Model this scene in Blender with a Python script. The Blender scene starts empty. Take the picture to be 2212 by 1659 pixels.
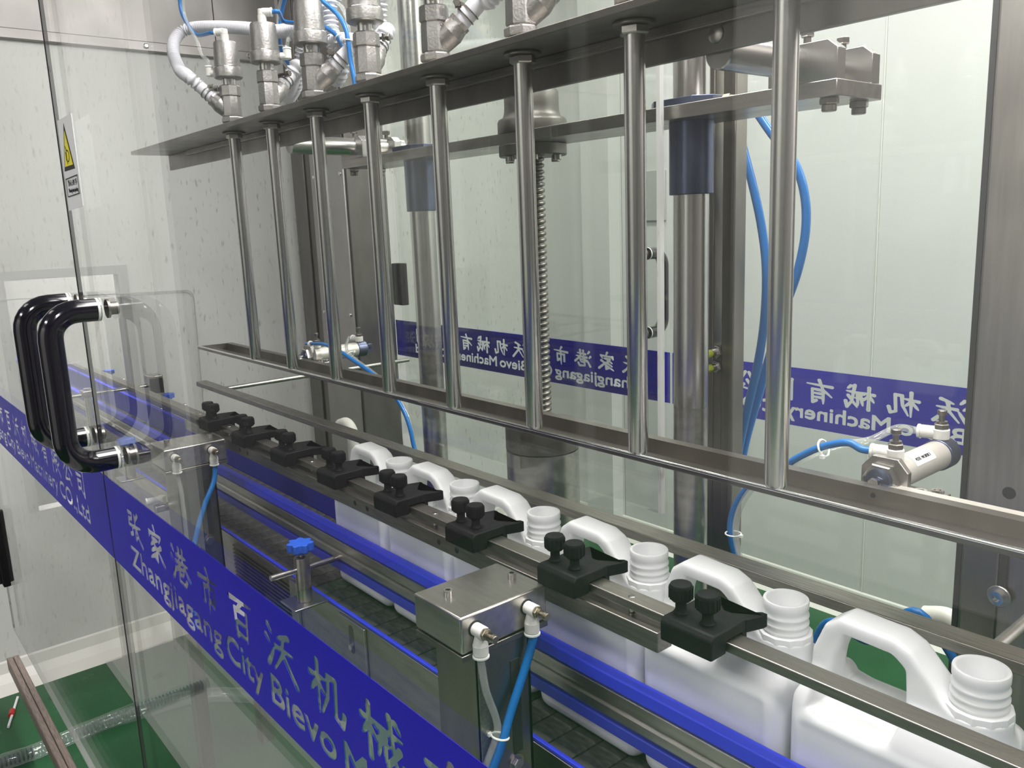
import bpy, math, random
import numpy as np
from mathutils import Vector, Matrix
random.seed(7)
SC = bpy.context.scene
COL = SC.collection
H = 1.2                      # machine drawing height 0 lies 1.2 m above the floor

# ------------------------------------------------------------------ camera, world, lamps, exposure
cam = bpy.data.cameras.new('camera'); cam_o = bpy.data.objects.new('camera', cam); COL.objects.link(cam_o)
cam.sensor_width = 36.0; cam.lens = 1800.06 / 2212.0 * 36.0; cam.clip_start = 0.01; cam.clip_end = 60
_R = ((0.64044, 0.76705, -0.03827), (0.12259, -0.15129, -0.98086), (-0.75816, 0.62349, -0.19093))
cam_o.matrix_world = Matrix(((_R[0][0], -_R[1][0], -_R[2][0], 0.4698),
                             (_R[0][1], -_R[1][1], -_R[2][1], -0.7371),
                             (_R[0][2], -_R[1][2], -_R[2][2], 0.2812 + H),
                             (0, 0, 0, 1)))
SC.camera = cam_o
SC.view_settings.view_transform = 'Standard'; SC.view_settings.look = 'None'
SC.view_settings.gamma = 1.0; SC.view_settings.use_curve_mapping = False
SC.view_settings.exposure = 0.0
wd = bpy.data.worlds.new('world'); SC.world = wd; wd.use_nodes = True
wd.node_tree.nodes['Background'].inputs[0].default_value = (0.80, 0.86, 0.92, 1)
wd.node_tree.nodes['Background'].inputs[1].default_value = 0.1
def area(name, x, y, z, sx, sy, power, rot=(0, 0, 0), col=(1.0, 0.955, 0.955)):
    l = bpy.data.lights.new(name, 'AREA'); l.shape = 'RECTANGLE'; l.size = sx; l.size_y = sy
    l.energy = power; l.color = col
    o = bpy.data.objects.new(name, l); COL.objects.link(o); o.location = (x, y, z + H); o.rotation_euler = rot
    return o
LAMPS = [(-1.85, -1.5, 1.2, .3, 4), (1.3, -1.35, 1.2, .3, 36), (-.75, -2.75, 1.2, .3, 30), (-1.15, -.05, 1.2, .3, 7), (-.05, -.05, 1.6, .3, 74),  # first and third are fill lamps added for the glass veil and tube highlights
         (-1.6, 1.35, 1.2, .3, 22), (0.2, 1.35, 1.2, .3, 46), (2.0, 1.35, 1.2, .3, 96)]
for (x, y, sx, sy, p) in LAMPS:
    area('ceiling_or_fill_lamp', x, y, 1.685, sx, sy, p)
area('ceiling_or_fill_lamp', -3.5, 0.0, 1.6, .3, 1.2, 95)

# ------------------------------------------------------------------ materials
MAT = {}
def mat(name, col, rough=.5, metal=0.0, noise=0.0, nscale=30, bump=0.0, brush=None, spec=.5, trans=0, sss=0, coat=0, ior=1.45, col2=None, streak=None):
    m = bpy.data.materials.new(name); m.use_nodes = True
    nt = m.node_tree; b = nt.nodes['Principled BSDF']
    b.inputs['Base Color'].default_value = (*col, 1); b.inputs['Roughness'].default_value = rough
    b.inputs['Metallic'].default_value = metal; b.inputs['Specular IOR Level'].default_value = spec
    b.inputs['IOR'].default_value = ior
    if trans: b.inputs['Transmission Weight'].default_value = trans
    if coat: b.inputs['Coat Weight'].default_value = coat; b.inputs['Coat Roughness'].default_value = .1
    if sss:
        b.inputs['Subsurface Weight'].default_value = sss; b.inputs['Subsurface Radius'].default_value = (.02, .02, .02)
        b.inputs['Subsurface Scale'].default_value = .5
    if noise or bump or brush or streak:
        tc = nt.nodes.new('ShaderNodeTexCoord'); mp = nt.nodes.new('ShaderNodeMapping'); nt.links.new(tc.outputs['Object'], mp.inputs[0])
        if brush: mp.inputs['Scale'].default_value = brush
        n = nt.nodes.new('ShaderNodeTexNoise'); n.inputs['Scale'].default_value = nscale; n.inputs['Detail'].default_value = 4
        nt.links.new(mp.outputs[0], n.inputs['Vector'])
        if noise:
            r = nt.nodes.new('ShaderNodeMix'); r.data_type = 'RGBA'
            c2 = col2 or tuple(max(0, c * (1 - noise)) for c in col)
            r.inputs[6].default_value = (*col, 1); r.inputs[7].default_value = (*c2, 1)
            cr = nt.nodes.new('ShaderNodeMapRange'); cr.inputs[1].default_value = .35; cr.inputs[2].default_value = .7
            nt.links.new(n.outputs[0], cr.inputs[0]); nt.links.new(cr.outputs[0], r.inputs[0])
            last = r.outputs[2]
            if streak:
                mp2 = nt.nodes.new('ShaderNodeMapping'); nt.links.new(tc.outputs['Object'], mp2.inputs[0]); mp2.inputs['Scale'].default_value = streak[0]
                n2 = nt.nodes.new('ShaderNodeTexNoise'); n2.inputs['Scale'].default_value = streak[1]; n2.inputs['Detail'].default_value = 6
                nt.links.new(mp2.outputs[0], n2.inputs['Vector'])
                c3 = nt.nodes.new('ShaderNodeMapRange'); c3.inputs[1].default_value = streak[2]; c3.inputs[2].default_value = streak[2] + .12
                c3.inputs[4].default_value = streak[4]
                nt.links.new(n2.outputs[0], c3.inputs[0])
                r2 = nt.nodes.new('ShaderNodeMix'); r2.data_type = 'RGBA'; nt.links.new(c3.outputs[0], r2.inputs[0]); nt.links.new(last, r2.inputs[6])
                r2.inputs[7].default_value = (*streak[3], 1); last = r2.outputs[2]
            nt.links.new(last, b.inputs['Base Color'])
            rr = nt.nodes.new('ShaderNodeMapRange'); rr.inputs[3].default_value = max(.02, rough * .8); rr.inputs[4].default_value = min(1, rough * 1.25)
            nt.links.new(n.outputs[0], rr.inputs[0]); nt.links.new(rr.outputs[0], b.inputs['Roughness'])
        if bump:
            bp_ = nt.nodes.new('ShaderNodeBump'); bp_.inputs['Strength'].default_value = bump; bp_.inputs['Distance'].default_value = .001
            nt.links.new(n.outputs[0], bp_.inputs['Height']); nt.links.new(bp_.outputs[0], b.inputs['Normal'])
    MAT[name] = m
    return m
mat('stainless', (.52, .495, .465), .30, 1, .22, 14, .05, (1, 6, 6))
mat('stainless_bright', (.60, .585, .565), .24, 1, .14, 25, .03, (1, 1, .3))
mat('stainless_dark', (.285, .265, .24), .36, 1, .28, 10, .05, (2, 2, .6))
mat('stainless_sheet', (.46, .44, .425), .5, 1, .15, 6, .03, (1, 1, 1))
mat('bar_steel', (.35, .325, .295), .36, 1, .3, 40, .12, (.6, 8, 8))
mat('cast_steel', (.40, .385, .37), .42, 1, .15, 260, .5)
mat('cabinet_steel', (.21, .20, .185), .42, 1, .2, 10, .05, (2, 2, .6))
mat('chrome', (.78, .77, .75), .12, 1)
mat('old_brass', (.34, .30, .23), .35, 1)
mat('jug_plastic', (.93, .935, .945), .36, 0, .02, 60, .1, sss=.12)
mat('black_plastic', (.005, .005, .006), .58, 0, .3, 60, .1, spec=.22)
mat('black_gloss', (.006, .005, .010), .13, 0, coat=.6)
mat('blue_rail', (.04, .06, .85), .42)
mat('blue_guide', (.035, .045, .50), .38)
mat('blue_knob', (.02, .11, .62), .45, 0, .2, 60, .1)
mat('blue_film', (.012, .008, .42), .4, spec=.18)
mat('blue_film_rear', (.028, .024, .44), .4, spec=.2)
mat('blue_tube', (.008, .14, .42), .28)
mat('navy_metal', (.13, .15, .23), .30, .85, .2, 20)
mat('belt_slat', (.095, .093, .088), .5, 0, .45, 45, .25, (1, 3, 1), spec=.35, col2=(.034, .034, .034))
mat('belt_gap', (.02, .02, .02), .7)
mat('white_fitting', (.70, .69, .65), .5, 0, .12, 90)
mat('white_hose', (.62, .62, .66), .42, sss=.08)
mat('zip_tie', (.78, .80, .76), .4)
mat('gasket', (.02, .02, .022), .6)
mat('wall_white', (.62, .625, .60), .42, 0, .06, 5, 0, (1, 1, .6), streak=((16, 16, 4.5), 5, .60, (.34, .33, .30), .85))
mat('wall_back', (.635, .635, .62), .38, 0, .05, 3, 0)
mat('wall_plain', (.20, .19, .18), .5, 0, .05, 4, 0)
mat('ceiling_white', (.42, .42, .41), .6)
mat('blocker_dark', (.05, .05, .053), .5, spec=.2)
mat('post_steel', (.40, .375, .35), .33, 1, .18, 14, .05, (6, 6, .5))
mat('reflector_white', (.80, .79, .76), .45)
mat('skirting', (.72, .71, .66), .35)
mat('floor_green', (.014, .078, .028), .25, 0, .35, 3, .02, spec=.2, col2=(.020, .095, .036))
mat('reflector_pale', (.52, .52, .50), .3, 0, .1, 3)
mat('reflector_stripe', (.20, .25, .20), .3, 0, .1, 3)
mat('frame_grey', (.42, .425, .41), .5)
mat('rust_rail', (.33, .27, .235), .5, .6, .4, 30, .2, (1, 12, 12))
mat('sign_white', (.84, .84, .86), .45)
mat('sign_yellow', (.90, .80, .03), .45)
mat('sign_black', (.02, .018, .02), .5)
mat('barrel_alu', (.60, .575, .52), .38, .5, .1, 20)
mat('yellow_green', (.52, .60, .06), .4)
mat('red_plastic', (.5, .02, .02), .4)
mat('pvc_white', (.72, .71, .64), .4)
def glassmat(name, tint, ior=1.5, rough=0.0, haze=0.0):
    m = bpy.data.materials.new(name); m.use_nodes = True; nt = m.node_tree; nt.nodes.clear()
    out = nt.nodes.new('ShaderNodeOutputMaterial'); mx = nt.nodes.new('ShaderNodeMixShader'); fr = nt.nodes.new('ShaderNodeFresnel')
    fr.inputs[0].default_value = ior
    t = nt.nodes.new('ShaderNodeBsdfTransparent'); t.inputs[0].default_value = (*tint, 1)
    g = nt.nodes.new('ShaderNodeBsdfGlossy'); g.inputs['Roughness'].default_value = rough; g.inputs[0].default_value = (1, 1, 1, 1)
    # a pane has two faces seen from either side: keep the Fresnel term the same from inside
    geo = nt.nodes.new('ShaderNodeNewGeometry')
    io = nt.nodes.new('ShaderNodeMapRange'); io.inputs[3].default_value = ior; io.inputs[4].default_value = 1.0 / ior
    nt.links.new(geo.outputs['Backfacing'], io.inputs[0])
    nt.links.new(io.outputs[0], fr.inputs[0])
    tsh = t
    if haze:
        d = nt.nodes.new('ShaderNodeBsdfDiffuse'); d.inputs[0].default_value = (.85, .85, .84, 1)
        n = nt.nodes.new('ShaderNodeTexNoise'); n.inputs['Scale'].default_value = 6; n.inputs['Detail'].default_value = 5
        tc = nt.nodes.new('ShaderNodeTexCoord'); nt.links.new(tc.outputs['Object'], n.inputs['Vector'])
        mr = nt.nodes.new('ShaderNodeMapRange'); mr.inputs[1].default_value = .3; mr.inputs[2].default_value = .8
        mr.inputs[3].default_value = haze * .6; mr.inputs[4].default_value = haze * 1.5; nt.links.new(n.outputs[0], mr.inputs[0])
        m2 = nt.nodes.new('ShaderNodeMixShader'); nt.links.new(mr.outputs[0], m2.inputs[0])
        nt.links.new(t.outputs[0], m2.inputs[1]); nt.links.new(d.outputs[0], m2.inputs[2]); tsh = m2
    nt.links.new(fr.outputs[0], mx.inputs[0]); nt.links.new(tsh.outputs[0], mx.inputs[1]); nt.links.new(g.outputs[0], mx.inputs[2])
    nt.links.new(mx.outputs[0], out.inputs[0]); MAT[name] = m
glassmat('door_glass', (.975, .985, .975), haze=.005)
glassmat('back_glass', (.95, .975, .955))
glassmat('acrylic', (.97, .98, .965))
glassmat('cover_sheet', (.998, .998, .997), 1.15)
glassmat('clear_tube', (.92, .95, .92), 1.45, .05, haze=.16)
glassmat('clear_hose', (.93, .97, .98), 1.45, .08, haze=.10)
glassmat('clear_bag', (.97, .96, .95), 1.35, .15, haze=.14)

# ------------------------------------------------------------------ geometry helpers
def catmull(pts, n=10):
    P = [Vector(p) for p in pts]
    if len(P) < 3: return P
    out = []
    for i in range(len(P) - 1):
        p0 = P[i - 1] if i else P[0] * 2 - P[1]; p1 = P[i]; p2 = P[i + 1]; p3 = P[i + 2] if i + 2 < len(P) else P[-1] * 2 - P[-2]
        for k in range(n):
            t = k / n
            out.append(.5 * ((2 * p1) + (p2 - p0) * t + (2 * p0 - 5 * p1 + 4 * p2 - p3) * t * t + (3 * p1 - p0 - 3 * p2 + p3) * t ** 3))
    out.append(P[-1]); return out
class MB:
    def __init__(s): s.v = []; s.f = []
    def add(s, vs, fs):
        o = len(s.v); s.v += [tuple(v) for v in vs]; s.f += [tuple(i + o for i in f) for f in fs]; return s
    def box(s, x0, x1, y0, y1, z0, z1):
        return s.add([(x0, y0, z0), (x1, y0, z0), (x1, y1, z0), (x0, y1, z0), (x0, y0, z1), (x1, y0, z1), (x1, y1, z1), (x0, y1, z1)],
                     [(0, 3, 2, 1), (4, 5, 6, 7), (0, 1, 5, 4), (1, 2, 6, 5), (2, 3, 7, 6), (3, 0, 4, 7)])
    def rings(s, rings, close=False, cap=True):
        n = len(rings[0]); vs = [v for r in rings for v in r]; fs = []
        m = len(rings)
        for i in range(m if close else m - 1):
            a = i * n; b = ((i + 1) % m) * n
            for k in range(n):
                k2 = (k + 1) % n; fs.append((a + k, a + k2, b + k2, b + k))
        if cap and not close: fs += [tuple(range(n))[::-1], tuple(range((m - 1) * n, m * n))]
        return s.add(vs, fs)
    def frame(s, ax):
        z = Vector(ax).normalized(); x = z.orthogonal().normalized()
        if abs(z.z) > .999: x = Vector((1, 0, 0))
        y = z.cross(x); return x, y, z
    def lathe(s, prof, c=(0, 0, 0), ax=(0, 0, 1), seg=24, phase=0, cap=True):
        x, y, z = s.frame(ax); c = Vector(c); rs = []
        for r, h in prof:
            rs.append([c + z * h + x * (r * math.cos(phase + 2 * math.pi * k / seg)) + y * (r * math.sin(phase + 2 * math.pi * k / seg)) for k in range(seg)])
        return s.rings(rs, cap=cap)
    def cyl(s, p0, p1, r, r1=None, seg=20, ch=0, phase=0):
        d = Vector(p1) - Vector(p0); L = d.length; r1 = r if r1 is None else r1
        pr = [(r, 0), (r1, L)] if not ch else [(r - ch, 0), (r, ch), (r1, L - ch), (r1 - ch, L)]
        return s.lathe(pr, p0, d, seg, phase)
    def hexnut(s, p0, p1, r, phase=0, n=6):
        d = Vector(p1) - Vector(p0); L = d.length; c = min(L * .15, r * .12)
        return s.lathe([(r - c, 0), (r, c), (r, L - c), (r - c, L)], p0, d, n, phase)
    def tube(s, pts, r, seg=10, n=8, rf=None, smooth=True):
        P = catmull(pts, n) if smooth else [Vector(p) for p in pts]
        t0 = (P[1] - P[0]).normalized(); u = t0.orthogonal().normalized(); rs = []; L = 0
        for i, p in enumerate(P):
            t = (P[min(i + 1, len(P) - 1)] - P[max(i - 1, 0)]).normalized()
            u = (u - t * u.dot(t)).normalized(); w = t.cross(u)
            if i: L += (p - P[i - 1]).length
            rr = rf(L) if rf else r
            rs.append([p + u * (rr * math.cos(2 * math.pi * k / seg)) + w * (rr * math.sin(2 * math.pi * k / seg)) for k in range(seg)])
        return s.rings(rs)
    def prism(s, poly, a, b, axis='y'):
        # poly in the two remaining axes, extruded from a to b
        def mk(p, q, h): return {'x': (h, p, q), 'y': (p, h, q), 'z': (p, q, h)}[axis]
        n = len(poly); vs = [mk(p, q, a) for p, q in poly] + [mk(p, q, b) for p, q in poly]
        fs = [tuple(range(n)), tuple(range(2 * n - 1, n - 1, -1))] + [(i, n + i, n + (i + 1) % n, (i + 1) % n) for i in range(n)]
        return s.add(vs, fs)
    def pipe(s, c, ax, r0, r1, L, seg=24):   # open ring with wall thickness
        return s.lathe([(r0, 0), (r1, 0), (r1, L), (r0, L), (r0, 0)], c, ax, seg, cap=False)
BASE = {}
def link(o, parent=None):
    COL.objects.link(o)
    if parent is not None: o.parent = parent
    return o
def mesh_of(name, mb, m, base, smooth=True, angle=35):
    me = bpy.data.meshes.new(name); b = Vector(base)
    me.from_pydata([Vector(v) - b for v in mb.v], [], mb.f); me.validate()
    import bmesh
    bm = bmesh.new(); bm.from_mesh(me); bmesh.ops.recalc_face_normals(bm, faces=bm.faces); bm.to_mesh(me); bm.free()
    if smooth:
        me.shade_smooth(); me.set_sharp_from_angle(angle=math.radians(angle))
    me.materials.append(MAT[m]); return me
def bevel(o, w, seg=2, ang=30):
    b = o.modifiers.new('bevel', 'BEVEL'); b.width = w; b.segments = seg; b.limit_method = 'ANGLE'; b.angle_limit = math.radians(ang)
    b.harden_normals = False
    return o
def thing(name, label, cat, base, group=None):
    o = bpy.data.objects.new(name, None); link(o); o.empty_display_size = .02
    o.location = (base[0], base[1], base[2] + H); o['label'] = label; o['category'] = cat
    if group: o['group'] = group
    BASE[o.name] = base; return o
def part(name, mb, m, parent, bev=0, smooth=True, angle=35, label=None, kind=None):
    base = BASE[parent.name]
    o = bpy.data.objects.new(name, mesh_of(name, mb, m, base, smooth, angle)); link(o, parent); BASE[o.name] = base
    if bev: bevel(o, bev)
    if label: o['label'] = label
    if kind: o['kind'] = kind
    return o
def solid(name, mb, m, label, cat, base, group=None, bev=0, smooth=True, angle=35):
    o = bpy.data.objects.new(name, mesh_of(name, mb, m, base, smooth, angle)); link(o)
    o.location = (base[0], base[1], base[2] + H); BASE[o.name] = base
    o['label'] = label; o['category'] = cat
    if group: o['group'] = group
    if bev: bevel(o, bev)
    return o
def struct(name, mb, m, parent=None, base=(0, 0, 0), bev=0):
    o = bpy.data.objects.new(name, mesh_of(name, mb, m, base, False)); link(o, parent)
    if parent is None: o.location = (base[0], base[1], base[2] + H); o['kind'] = 'structure'
    BASE[o.name] = base
    if bev: bevel(o, bev)
    return o
def copy_tree(o, parent=None):
    c = o.copy(); COL.objects.link(c); c.parent = parent; BASE[c.name] = BASE[o.name]
    if parent is not None: c.matrix_parent_inverse = o.matrix_parent_inverse.copy()
    for ch in list(o.children): copy_tree(ch, c)
    return c
# 2-D outlines from distance fields (brush strokes, bold letters, moulded shapes)
def contours(F, x0, y0, h):
    """closed outlines of F<0 by marching squares"""
    ny, nx = F.shape; seg = {}
    def pt(ax, ay, bx, by):
        a = F[ay, ax]; b = F[by, bx]; t = a / (a - b)
        return (x0 + (ax + (bx - ax) * t) * h, y0 + (ay + (by - ay) * t) * h)
    neg = F < 0
    code = neg[:-1, :-1] * 1 + neg[:-1, 1:] * 2 + neg[1:, 1:] * 4 + neg[1:, :-1] * 8
    T = {1: [(3, 0)], 2: [(0, 1)], 3: [(3, 1)], 4: [(1, 2)], 5: [(3, 2), (1, 0)], 6: [(0, 2)], 7: [(3, 2)], 8: [(2, 3)], 9: [(2, 0)], 10: [(0, 3), (2, 1)], 11: [(2, 1)], 12: [(1, 3)], 13: [(1, 0)], 14: [(0, 3)]}
    nxt = {}; pos = {}
    for j, i in zip(*np.nonzero((code > 0) & (code < 15))):
        e = {0: ('h', i, j), 1: ('v', i + 1, j), 2: ('h', i, j + 1), 3: ('v', i, j)}
        for a, b in T[int(code[j, i])]:
            nxt[e[a]] = e[b]
            for q in (a, b):
                k = e[q]
                if k not in pos:
                    pos[k] = pt(k[1], k[2], k[1] + 1, k[2]) if k[0] == 'h' else pt(k[1], k[2], k[1], k[2] + 1)
    loops = []
    while nxt:
        s, c = nxt.popitem(); L = [pos[s]]
        while c != s and c in nxt:
            L.append(pos[c]); c = nxt.pop(c)
        if len(L) > 5: loops.append(L)
    return loops
def thin(L, tol):
    """drop nearly collinear points"""
    out = [L[0]]
    for i in range(1, len(L)):
        a = out[-1]; b = L[i]; c = L[(i + 1) % len(L)]
        ar = abs((b[0] - a[0]) * (c[1] - a[1]) - (b[1] - a[1]) * (c[0] - a[0])); d = math.hypot(c[0] - a[0], c[1] - a[1])
        if ar > tol * max(d, 1e-9): out.append(b)
    return out
# brush lettering: each stroke is a polyline of (x, y) on a 100 grid with a start and an end radius
GLYPH = {
 '张': [((14,86),(40,88),(37,68)),((17,68),(38,70)),((17,68),(12,48),(36,51),(36,26),(20,20)),((82,94),(60,70)),((46,50),(98,60)),((60,86),(58,14),(74,28)),((64,50),(80,24),(100,6))],
 '家': [((48,102),(55,88)),((16,80),(12,64)),((18,78),(88,84),(76,66)),((32,64),(68,68)),((52,66),(18,42)),((40,54),(58,36),(55,6),(40,14)),((48,42),(18,24)),((54,26),(10,2)),((84,54),(62,40)),((60,42),(98,8))],
 '港': [((12,92),(22,80)),((4,64),(14,54)),((6,6),(26,42)),((36,76),(88,81)),((50,96),(47,60)),((70,98),(66,60)),((28,57),(96,63)),((52,58),(26,30)),((70,60),(102,30)),((42,42),(70,45),(66,28)),((44,28),(66,29)),((44,42),(40,8),(74,5),(82,20))],
 '市': [((46,100),(56,84)),((6,72),(96,80)),((28,56),(28,16)),((28,56),(76,60),(73,16),(60,26)),((52,76),(49,-6))],
 '百': [((6,84),(96,92)),((54,86),(36,64)),((27,64),(30,2)),((27,64),(74,67),(71,2)),((31,36),(71,38)),((31,8),(71,9))],
 '沃': [((14,92),(26,78)),((4,64),(16,54)),((6,4),(30,46)),((84,92),(46,76)),((36,54),(96,60)),((64,82),(57,42),(28,2)),((62,48),(104,0))],
 '机': [((4,64),(48,70)),((28,98),(27,-4)),((28,62),(4,30)),((32,54),(46,40)),((58,82),(55,40),(36,0)),((58,82),(80,84),(76,12),(94,4),(100,28))],
 '械': [((2,66),(38,70)),((20,96),(20,-2)),((20,62),(2,34)),((24,54),(36,42)),((38,66),(98,72)),((38,42),(68,45)),((49,58),(40,14)),((59,58),(57,12)),((70,100),(79,28),(96,0),(101,26)),((92,52),(60,4)),((84,96),(95,84))],
 '有': [((4,76),(98,83)),((52,102),(37,60),(4,30)),((36,56),(35,-4)),((36,56),(78,60),(75,-2),(62,8)),((37,40),(75,42)),((37,22),(75,24))],
 '限': [((10,90),(36,92),(22,66),(38,50),(29,34),(18,42)),((12,90),(12,-4)),((46,90),(82,92),(79,50)),((46,70),(79,72)),((46,50),(79,52)),((46,90),(45,0),(64,18)),((96,46),(74,30)),((58,48),(102,-2))],
 '公': [((42,96),(30,66),(0,40)),((58,98),(72,68),(104,48)),((50,58),(20,10),(72,20)),((64,36),(86,4))],
 '司': [((14,88),(86,92),(82,2),(64,14)),((12,68),(64,72)),((20,48),(23,16)),((20,48),(58,51),(53,18)),((23,21),(53,23))],
}
def glyph_loops(ch, x, y, w, h, fat=6.8):
    N = 104; g = np.linspace(-19, 121, N); X, Y = np.meshgrid(g, g); F = np.full((N, N), 99.)
    for st in GLYPH[ch]:
        tot = sum(math.dist(a, b) for a, b in zip(st, st[1:])); run = 0
        short = tot < 32
        for a, b in zip(st, st[1:]):
            d = math.dist(a, b); t = np.clip(((X - a[0]) * (b[0] - a[0]) + (Y - a[1]) * (b[1] - a[1])) / d ** 2, 0, 1)
            u = (run + t * d) / tot
            slant = (b[0] - a[0]) * (b[1] - a[1])
            rad = fat * (1.12 - .28 * np.sin(np.pi * u)) * (np.where(u > .72, 1 - .55 * (u - .72) / .28, 1) if (slant > 0 or short) and len(st) < 4 else 1)
            F = np.minimum(F, np.hypot(X - a[0] - t * (b[0] - a[0]), Y - a[1] - t * (b[1] - a[1])) - rad); run += d
    k = (g[1] - g[0])
    return [thin([(x + p * w / 100, y + q * h / 100) for p, q in L], .00012) for L in contours(F, g[0], g[0], k)]
def text_splines(body, size=1.0):
    cu = bpy.data.curves.new('t', 'FONT'); cu.body = body; cu.size = size
    o = bpy.data.objects.new('t', cu); COL.objects.link(o); bpy.context.view_layer.update()
    c2 = o.to_curve(bpy.context.evaluated_depsgraph_get()); polys = []
    for sp in c2.splines:
        if sp.type == 'BEZIER':
            bp = sp.bezier_points; P = []
            for i in range(len(bp)):
                a = bp[i]; b = bp[(i + 1) % len(bp)]
                for k in range(5):
                    t = k / 5; P.append(tuple(((1 - t) ** 3 * a.co + 3 * (1 - t) ** 2 * t * a.handle_right + 3 * (1 - t) * t * t * b.handle_left + t ** 3 * b.co)[:2]))
        else: P = [tuple(p.co[:2]) for p in sp.points]
        polys.append(P)
    o.to_curve_clear(); bpy.data.objects.remove(o); bpy.data.curves.remove(cu); return polys
def bold_word(body, x0, x1, y0, cap, bold):
    """letter outlines fattened by `bold`, fitted between x0 and x1"""
    P = text_splines(body); A = [p for L in P for p in L]; mx0 = min(p[0] for p in A); mx1 = max(p[0] for p in A)
    caph = max(p[1] for L in text_splines('H') for p in L)
    sx = (x1 - x0) / (mx1 - mx0); sy = cap / caph; loops = []
    P = [[(x0 + (p[0] - mx0) * sx, y0 + p[1] * sy) for p in L] for L in P]
    # group outlines by x overlap into letters, so the distance grid stays small
    P.sort(key=lambda L: min(p[0] for p in L)); groups = []
    for L in P:
        a = min(p[0] for p in L); b = max(p[0] for p in L)
        if groups and a < groups[-1][1] - 1e-5: groups[-1][0].append(L); groups[-1][1] = max(groups[-1][1], b)
        else: groups.append([[L], b])
    h = .00042
    for Ls, b in groups:
        ax = min(p[0] for L in Ls for p in L) - .004; ay = min(p[1] for L in Ls for p in L) - .004
        nx = int((b + .004 - ax) / h) + 2; ny = int((max(p[1] for L in Ls for p in L) + .004 - ay) / h) + 2
        X, Y = np.meshgrid(ax + h * np.arange(nx), ay + h * np.arange(ny)); D = np.full(X.shape, 9.); ins = np.zeros(X.shape, bool)
        for L in Ls:
            for p, q in zip(L, L[1:] + L[:1]):
                dx, dy = q[0] - p[0], q[1] - p[1]; dd = dx * dx + dy * dy
                if dd < 1e-14: continue
                t = np.clip(((X - p[0]) * dx + (Y - p[1]) * dy) / dd, 0, 1)
                D = np.minimum(D, np.hypot(X - p[0] - t * dx, Y - p[1] - t * dy))
                if p[1] != q[1]:
                    ins ^= ((p[1] > Y) != (q[1] > Y)) & (X < dx * (Y - p[1]) / dy + p[0])
        loops += [thin(L, .00010) for L in contours(np.where(ins, -D, D) - bold, ax, ay, h)]
    return loops
def fill_mesh(name, loops, m, thick=.0003):
    cu = bpy.data.curves.new(name, 'CURVE'); cu.dimensions = '2D'; cu.fill_mode = 'BOTH'; cu.extrude = thick / 2
    for L in loops:
        if len(L) < 3: continue
        sp = cu.splines.new('POLY'); sp.points.add(len(L) - 1); sp.use_cyclic_u = True
        for k, p in enumerate(L): sp.points[k].co = (p[0], p[1], 0, 1)
    o = bpy.data.objects.new(name, cu); COL.objects.link(o); bpy.context.view_layer.update()
    me = bpy.data.meshes.new_from_object(o.evaluated_get(bpy.context.evaluated_depsgraph_get()))
    bpy.data.objects.remove(o); bpy.data.curves.remove(cu)
    me.name = name; me.materials.clear(); me.materials.append(MAT[m])
    # stand the sheet up: curve x,y -> x,z
    for v in me.vertices: v.co = Vector((v.co.x, v.co.z, v.co.y))
    return me
# closed surface of a distance field (naive surface nets)
def surface_nets(F, org, h):
    nx, ny, nz = F.shape; ins = F < 0
    c = np.zeros((nx - 1, ny - 1, nz - 1)); acc = np.zeros((nx - 1, ny - 1, nz - 1, 3))
    def sl(d): return slice(d, None if d else -1)
    E = []
    for a in range(3):
        o = [b for b in range(3) if b != a]
        for i in (0, 1):
            for j in (0, 1):
                s0 = [0, 0, 0]; s0[o[0]] = i; s0[o[1]] = j; s1 = list(s0); s1[a] = 1
                A = F[tuple(slice(d, d + n - 1) for d, n in zip(s0, F.shape))]; B = F[tuple(slice(d, d + n - 1) for d, n in zip(s1, F.shape))]
                cr = (A < 0) != (B < 0); t = np.where(cr, A / np.where(cr, A - B, 1), 0)
                c += cr
                for ax in range(3):
                    acc[..., ax] += cr * (s0[ax] + (t if ax == a else 0))
    m = c > 0; idx = -np.ones(c.shape, int); idx[m] = np.arange(m.sum())
    cells = np.argwhere(m); V = np.array(org) + h * (cells + acc[m] / c[m][:, None]); Q = []
    for a in range(3):
        o = [b for b in range(3) if b != a]
        A = np.moveaxis(ins, a, 0); cr = A[:-1] != A[1:]; ii = np.argwhere(cr)
        full = np.zeros((len(ii), 3), int); full[:, a] = ii[:, 0]; full[:, o[0]] = ii[:, 1]; full[:, o[1]] = ii[:, 2]
        ok = (full[:, o[0]] > 0) & (full[:, o[1]] > 0) & (full[:, o[0]] < F.shape[o[0]] - 1) & (full[:, o[1]] < F.shape[o[1]] - 1); full = full[ok]
        u = np.zeros(3, int); w = np.zeros(3, int); u[o[0]] = 1; w[o[1]] = 1
        q = np.stack([idx[tuple((full - d).T)] for d in (0 * u, u, u + w, w)], 1); Q.append(q)
    Q = np.concatenate(Q); Q = Q[(Q >= 0).all(1)]
    return V, Q
# ================================================================== room
def wallbox(*a): return MB().box(*a)
FZ = -1.2; CZ = 1.7; WX = -2.65
fl = struct('floor', MB().box(-5.2, 3.3, -3.3, 2.2, FZ - .05, FZ), 'floor_green')
struct('ceiling', MB().box(-5.2, 3.3, -3.3, 2.2, CZ, CZ + .05), 'ceiling_white')
struct('floor_reflector', MB().box(-5.2, 3.3, -1.00, -.76, FZ, FZ + .003).box(-5.2, 3.3, -1.36, -1.04, FZ, FZ + .003), 'reflector_pale')  # unseen pale slabs added so the glass mirrors a bright floor
struct('reflector_stripe', MB().box(-5.2, 3.3, -1.0395, -1.0005, FZ, FZ + .003), 'reflector_stripe')  # unseen darker line added between the slabs to stripe the glass reflection
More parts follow.
